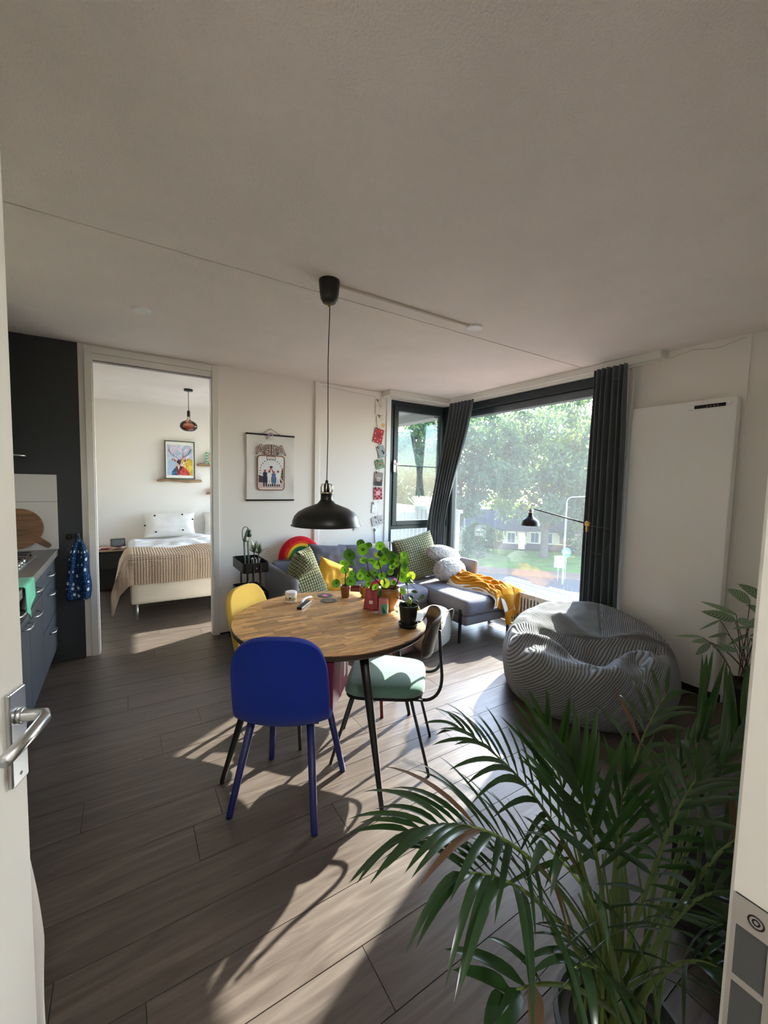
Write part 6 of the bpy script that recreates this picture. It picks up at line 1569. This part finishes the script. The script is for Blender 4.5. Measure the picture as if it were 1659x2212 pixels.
# ------------------------------------------------------------------ street far below
GZ = -7.5
LAWN = mat('lawn_green', '#4a6e2a', .9, spec=.1, var=.25, vs=.6)
ASPH = mat('asphalt', '#363b42', .85, var=.08, vs=1.5); PAVE = mat('brick_paving', '#6b4f40', .85, var=.12, vs=2)
fr_ = Matrix.Rotation(R(-48), 4, 'Z')       # street frame: x to the right along the road, y away from the flat
def ground(name, x0, y0, x1, y1, z, mt):
    q = MB(); q.box(x0, y0, z-.3, x1, y1, z, fr_); return struct(q.build(name, mt))
ground('ground', -120, -10, 120, 200, GZ-.05, mat('soil_green', '#38452c', .95, spec=.1, var=.2, vs=.3))
ground('ground_road', -70, 25, 70, 43, GZ, ASPH)
ground('ground_pavement', -70, 43, 70, 46.0, GZ+.06, PAVE)
ground('ground_lawn', -70, 46.0, 70, 59.5, GZ+.05, LAWN)
ground('ground_forecourt', -70, 4, 70, 24.6, GZ+.05, PAVE)
ground('ground_verge', 5.5, 19, 24, 24.0, GZ+.12, LAWN)
ground('ground_drive', -14, 46, -3.5, 59.5, GZ+.08, mat('grey_paving', '#50545a', .85))

def house():
    o = fr_ @ V((-.4, 62, GZ)); r = thing('house', 'long cream cottage with dark plinth and ribbed slate roof across the road', 'house', o, R(-48))
    WALLC = mat('cream_render', '#b3ab90', .85); PL = mat('dark_plinth_paint', '#232833', .8); RF = mat('slate_roof', '#343a45', .6)
    m = MB(); m.box(-4.5, 0, .75, 14, 6, 2.65); m.build('wall', WALLC, r); m = MB(); m.box(-4.55, -.05, 0, 14.05, 6, .75); m.build('plinth', PL, r)
    m = MB(); m.box(1.2, -1.4, .75, 4.4, 0, 2.65); m.build('porch_wall', WALLC, r); m = MB(); m.box(1.15, -1.45, 0, 4.45, 0, .75); m.build('porch_plinth', PL, r)
    def roof(x0, x1, ye, ze, yr, zr, nm, ridge=.17):
        n = int((x1-x0)/.3)*2; q = MB(); vs = []; fs = []
        for i in range(n+1):
            x = x0+(x1-x0)*i/n; h = ridge*.35 if i % 2 else 0
            vs += [(x, ye, ze+h), (x, yr, zr+h), (x, 2*yr-ye, ze+h)]
        for i in range(n):
            a = 3*i; fs += [(a, a+3, a+4, a+1), (a+1, a+4, a+5, a+2)]
        q.add(vs, fs); return q.build(nm, RF, r, solid=.08)
    roof(-4.8, 14.3, -.45, 2.55, 3, 5.2, 'roof'); roof(.9, 4.7, -1.8, 2.6, .9, 5.05, 'porch_roof')
    m = MB(); m.box(-3.8, -1.6, 2.35, .6, .1, 2.5); m.build('canopy', mat('white_canopy', '#e4e2da', .6), r)
    for x in (-3.6, -1.5):
        m = MB(); m.box(x-.07, -1.5, 0, x+.07, -1.36, 2.35); m.build('canopy_post', bpy.data.materials['white_canopy'], r)
    for x, y, w_ in ((2.35, -1.42, .95), (-3.0, -.02, 1.1), (-.6, -.02, 1.1), (5.6, -.02, 1.0), (7.4, -.02, 1.0), (9.4, -.02, 1.0), (11.6, -.02, 1.0)):
        m = MB(); m.box(x-w_/2-.1, y-.06, .85, x+w_/2+.1, y, 2.4); wf = m.build('window', mat('white_window_frame', '#b5b3aa', .5), r)
        m = MB(); m.box(x-w_/2, y-.08, .95, x-.03, y-.05, 2.3); m.build('pane', mat('dark_pane', '#3d4a55', .1), wf)
        m = MB(); m.box(x+.03, y-.08, .95, x+w_/2, y-.05, 2.3); m.build('pane', bpy.data.materials['dark_pane'], wf)
    m = MB(); m.box(3.35, -1.47, .1, 4.2, -1.4, 2.3); d = m.build('door', mat('cream_door', '#e9e6d2', .5), r)
    m = MB(); m.lathe([(.06, 0), (.05, .06)], 10, T(3.5, -1.47, 1.2, rx=pi/2)); m.build('knob', BLACKM, d)
    for x in (1.5, 3.05, 4.3):
        m = MB(); m.box(x-.04, -1.55, 1.9, x+.04, -1.42, 2.6); m.build('bracket', PL, r)
house()
def foliage(nblob, leaves, R_, H_, zc, seed, size=.32, flat=.75):
    rr = random.Random(seed); q = MB(); vs = []; fs = []
    for b in range(nblob):
        while True:
            d = V((rr.uniform(-1, 1), rr.uniform(-1, 1), rr.uniform(-1, 1)))
            if .35 < d.length < 1: break
        c = V((d.x*R_, d.y*R_, zc+d.z*H_)); br = rr.uniform(.13, .24)*R_
        for i in range(leaves):
            e = V((rr.gauss(0, .5), rr.gauss(0, .5), rr.gauss(0, .5*flat)))*br
            p_ = c+e; n = V((rr.uniform(-1, 1), rr.uniform(-1, 1), rr.uniform(-.2, 1))).normalized()
            a = n.cross(V((rr.uniform(-1, 1), rr.uniform(-1, 1), rr.uniform(-1, 1)))).normalized(); b2 = n.cross(a); s_ = size*rr.uniform(.6, 1.3)
            k = len(vs); vs += [p_-a*s_*.6, p_+b2*s_*.34, p_+a*s_*.6, p_-b2*s_*.34]; fs.append((k, k+1, k+2, k+3))
    return q.add(vs, fs)
LV = [leafmat('tree_leaf_a', '#41584a', '#86a35a', .6, .35, spec=.2), leafmat('tree_leaf_b', '#3a5446', '#7a9a5a', .6, .35, spec=.2), leafmat('tree_leaf_c', '#5a6d3c', '#a5b44e', .6, .4, spec=.2)]
BARK = mat('bark', '#4a433c', .9, var=.2, vs=2)
PROTO = {}
def tree(loc, label, kind, sc=1.0, rz=0):
    nb, lv, R_, H_, zc, th, sz, mt = {'big': (100, 230, 9.5, 8.0, 12.2, .50, .42, 0), 'tall': (70, 230, 7.0, 8.5, 12.0, .36, .42, 1), 'light': (54, 260, 5.5, 6.0, 9.0, .25, .38, 2), 'bush': (22, 220, 2.6, 1.9, 2.0, .10, .26, 1)}[kind]
    if kind not in PROTO:
        r = thing('tree' if kind != 'bush' else 'shrub', label, 'tree' if kind != 'bush' else 'shrub', loc, rz)
        tag(foliage(nb, lv, R_, H_, zc, len(kind)*7, sz).build('foliage', LV[mt], r), kind='stuff')
        m = MB(); m.tube([(0, 0, -.1), (0, 0, .4), (.05, 0, zc-H_*.75), (0, .05, zc)], [th*1.25, th, th*.8, th*.45], 14); m.build('trunk', BARK, r, smooth=True)
        rr = random.Random(len(kind))
        for i in range(9 if kind != 'bush' else 3):
            a = 2*pi*i/9+rr.uniform(-.3, .3); z0 = zc-H_*rr.uniform(.1, .75); e = V((cos(a)*R_*.75, sin(a)*R_*.75, zc+H_*rr.uniform(-.2, .75)))
            m = MB(); m.tube(bez((0, 0, z0), (e.x*.4, e.y*.4, z0+1.2), e, 8), [th*.42*(1-i_/9)+.03 for i_ in range(9)], 8); m.build('branch', BARK, r, smooth=True)
        PROTO[kind] = r
    else:
        r = dup(PROTO[kind]); r.location = loc; r.rotation_euler = (0, 0, rz); r['label'] = label
    r.scale = (sc, sc, sc); r['group'] = 'trees beyond the road' if kind != 'bush' else 'shrubs beyond the road'
    return r
def pol(az, d): return (d*sin(R(az)), d*cos(R(az)), GZ)
tree((44.6, 32.4, GZ), 'broad old tree with thick trunk on the lawn in front of the cottage', 'big')
tree(pol(43.0, 50), 'tall dark tree rising left of the cottage behind the swept back curtain', 'tall', .92, 1.0)
tree(pol(37.5, 47), 'tall tree filling the right half of the corner window', 'tall', 1.0, 2.2)
tree(pol(33.0, 52), 'tall tree at the left edge of the corner window', 'tall', .95, 3.9)
tree(pol(49.5, 76), 'yellow green tree far behind the cottage, left of the broad old tree', 'light', 1.35, .4)
tree(pol(58.0, 74), 'yellow green tree far behind the broad old tree near the right curtain', 'light', 1.35, 2.5)
tree(pol(61.0, 58), 'yellow green tree half hidden by the straight right curtain', 'light', 1.2, 4.1)
for az, d, lb in ((44.2, 47, 'rounded shrub on the lawn beside the window corner post'), (46.2, 56, 'rounded shrub left of the cottage porch'), (41.5, 44, 'rounded shrub hidden in the corner of the big window'), (58.4, 60, 'rounded shrub before the cottage near the right curtain'), (36, 40, 'rounded shrub behind the balcony railing'), (39, 42, 'rounded shrub behind the balcony planter')):
    tree(pol(az, d), lb, 'bush', 1.0, az)
def street_lamp(loc, label, hgt, arm, tee=False):
    r = thing('street_lamp', label, 'street lamp', loc, R(-48)); G = mat('pale_steel', '#9fb0b8', .5, 0) if 'pale_steel' not in bpy.data.materials else bpy.data.materials['pale_steel']
    m = MB(); m.tube([(0, 0, 0), (0, 0, 1.0), (0, 0, hgt-.5)], [.11, .09, .06], 12); m.build('post', G, r, smooth=True)
    if tee:
        m = MB(); m.box(-.75, -.12, hgt-.5, .75, .12, hgt-.38); m.build('head', G, r, bevel=.02)
    else:
        m = MB(); m.tube(bez((0, 0, hgt-.5), (0, 0, hgt), (arm*.35, 0, hgt), 8)+[(arm*.6, 0, hgt+.05)], .045, 8); m.build('arm', G, r, smooth=True)
        m = MB(); m.tube([(arm*.5, 0, hgt+.02), (arm*.6, 0, hgt+.04), (arm, 0, hgt+.1)], [.07, .12, .08], 10, flat=.5); m.build('head', G, r, smooth=True)
street_lamp((34.18, 22.68, GZ), 'tall pale street lamp with curved arm at the near side of the road', 8.1, 1.9)
street_lamp((37.5, 39.36, GZ), 'pale street lamp with flat T shaped head left of the cottage', 5.3, 0, True)
SB = mat('sign_blue', '#2f7fc0', .5); SWH = mat('sign_white', '#dfe8ee', .5)
ts = thing('traffic_sign', 'round blue traffic sign with white mark beside the street lamp', 'sign', (35.9, 23.6, GZ), R(-54))
m = MB(); m.tube([(0, 0, 0), (0, 0, 2.9)], .04, 8); m.build('post', bpy.data.materials['pale_steel'], ts, smooth=True)
m = MB(); m.prism(disk(.42, 24), 0, .03, T(0, -.06, 2.75, rx=pi/2)); m.build('disc', SB, ts)
m = MB(); m.box(-.26, -.10, 2.62, .26, -.092, 2.72); m.prism([(-.14, .0), (.14, 0), (0, .2)], 0, .006, T(0, -.092, 2.76, rx=pi/2)); m.build('white_mark', SWH, ts)
bd = thing('notice_board', 'pale blue rectangular street board on a post left of the round sign', 'sign', (34.7, 23.55, GZ), R(-54))
m = MB(); m.tube([(0, 0, 0), (0, 0, 2.4)], .04, 8); m.build('post', bpy.data.materials['pale_steel'], bd, smooth=True)
m = MB(); m.box(-.38, -.06, 1.35, .38, -.03, 2.45); m.build('board', mat('pale_blue_board', '#8fc3e0', .5), bd)
cs = thing('traffic_sign', 'square blue and white sign with yellow border seen below the right curtain', 'sign', (18.44, 11.57, GZ), R(-54))
m = MB(); m.tube([(0, 0, 0), (0, 0, 3.75)], .035, 8); m.build('post', bpy.data.materials['pale_steel'], cs, smooth=True)
m = MB(); m.box(-.36, -.05, 3.2, .36, -.04, 3.92); m.build('border', mat('sign_yellow', '#e8dc3a', .5), cs)
m = MB(); m.box(-.28, -.056, 3.28, .28, -.05, 3.84); m.build('field', SB, cs)
m = MB(); m.prism([(-.24, -.22), (.24, -.22), (0, .22)], 0, .004, T(0, -.056, 3.55, rx=pi/2)); m.build('white_triangle', SWH, cs)
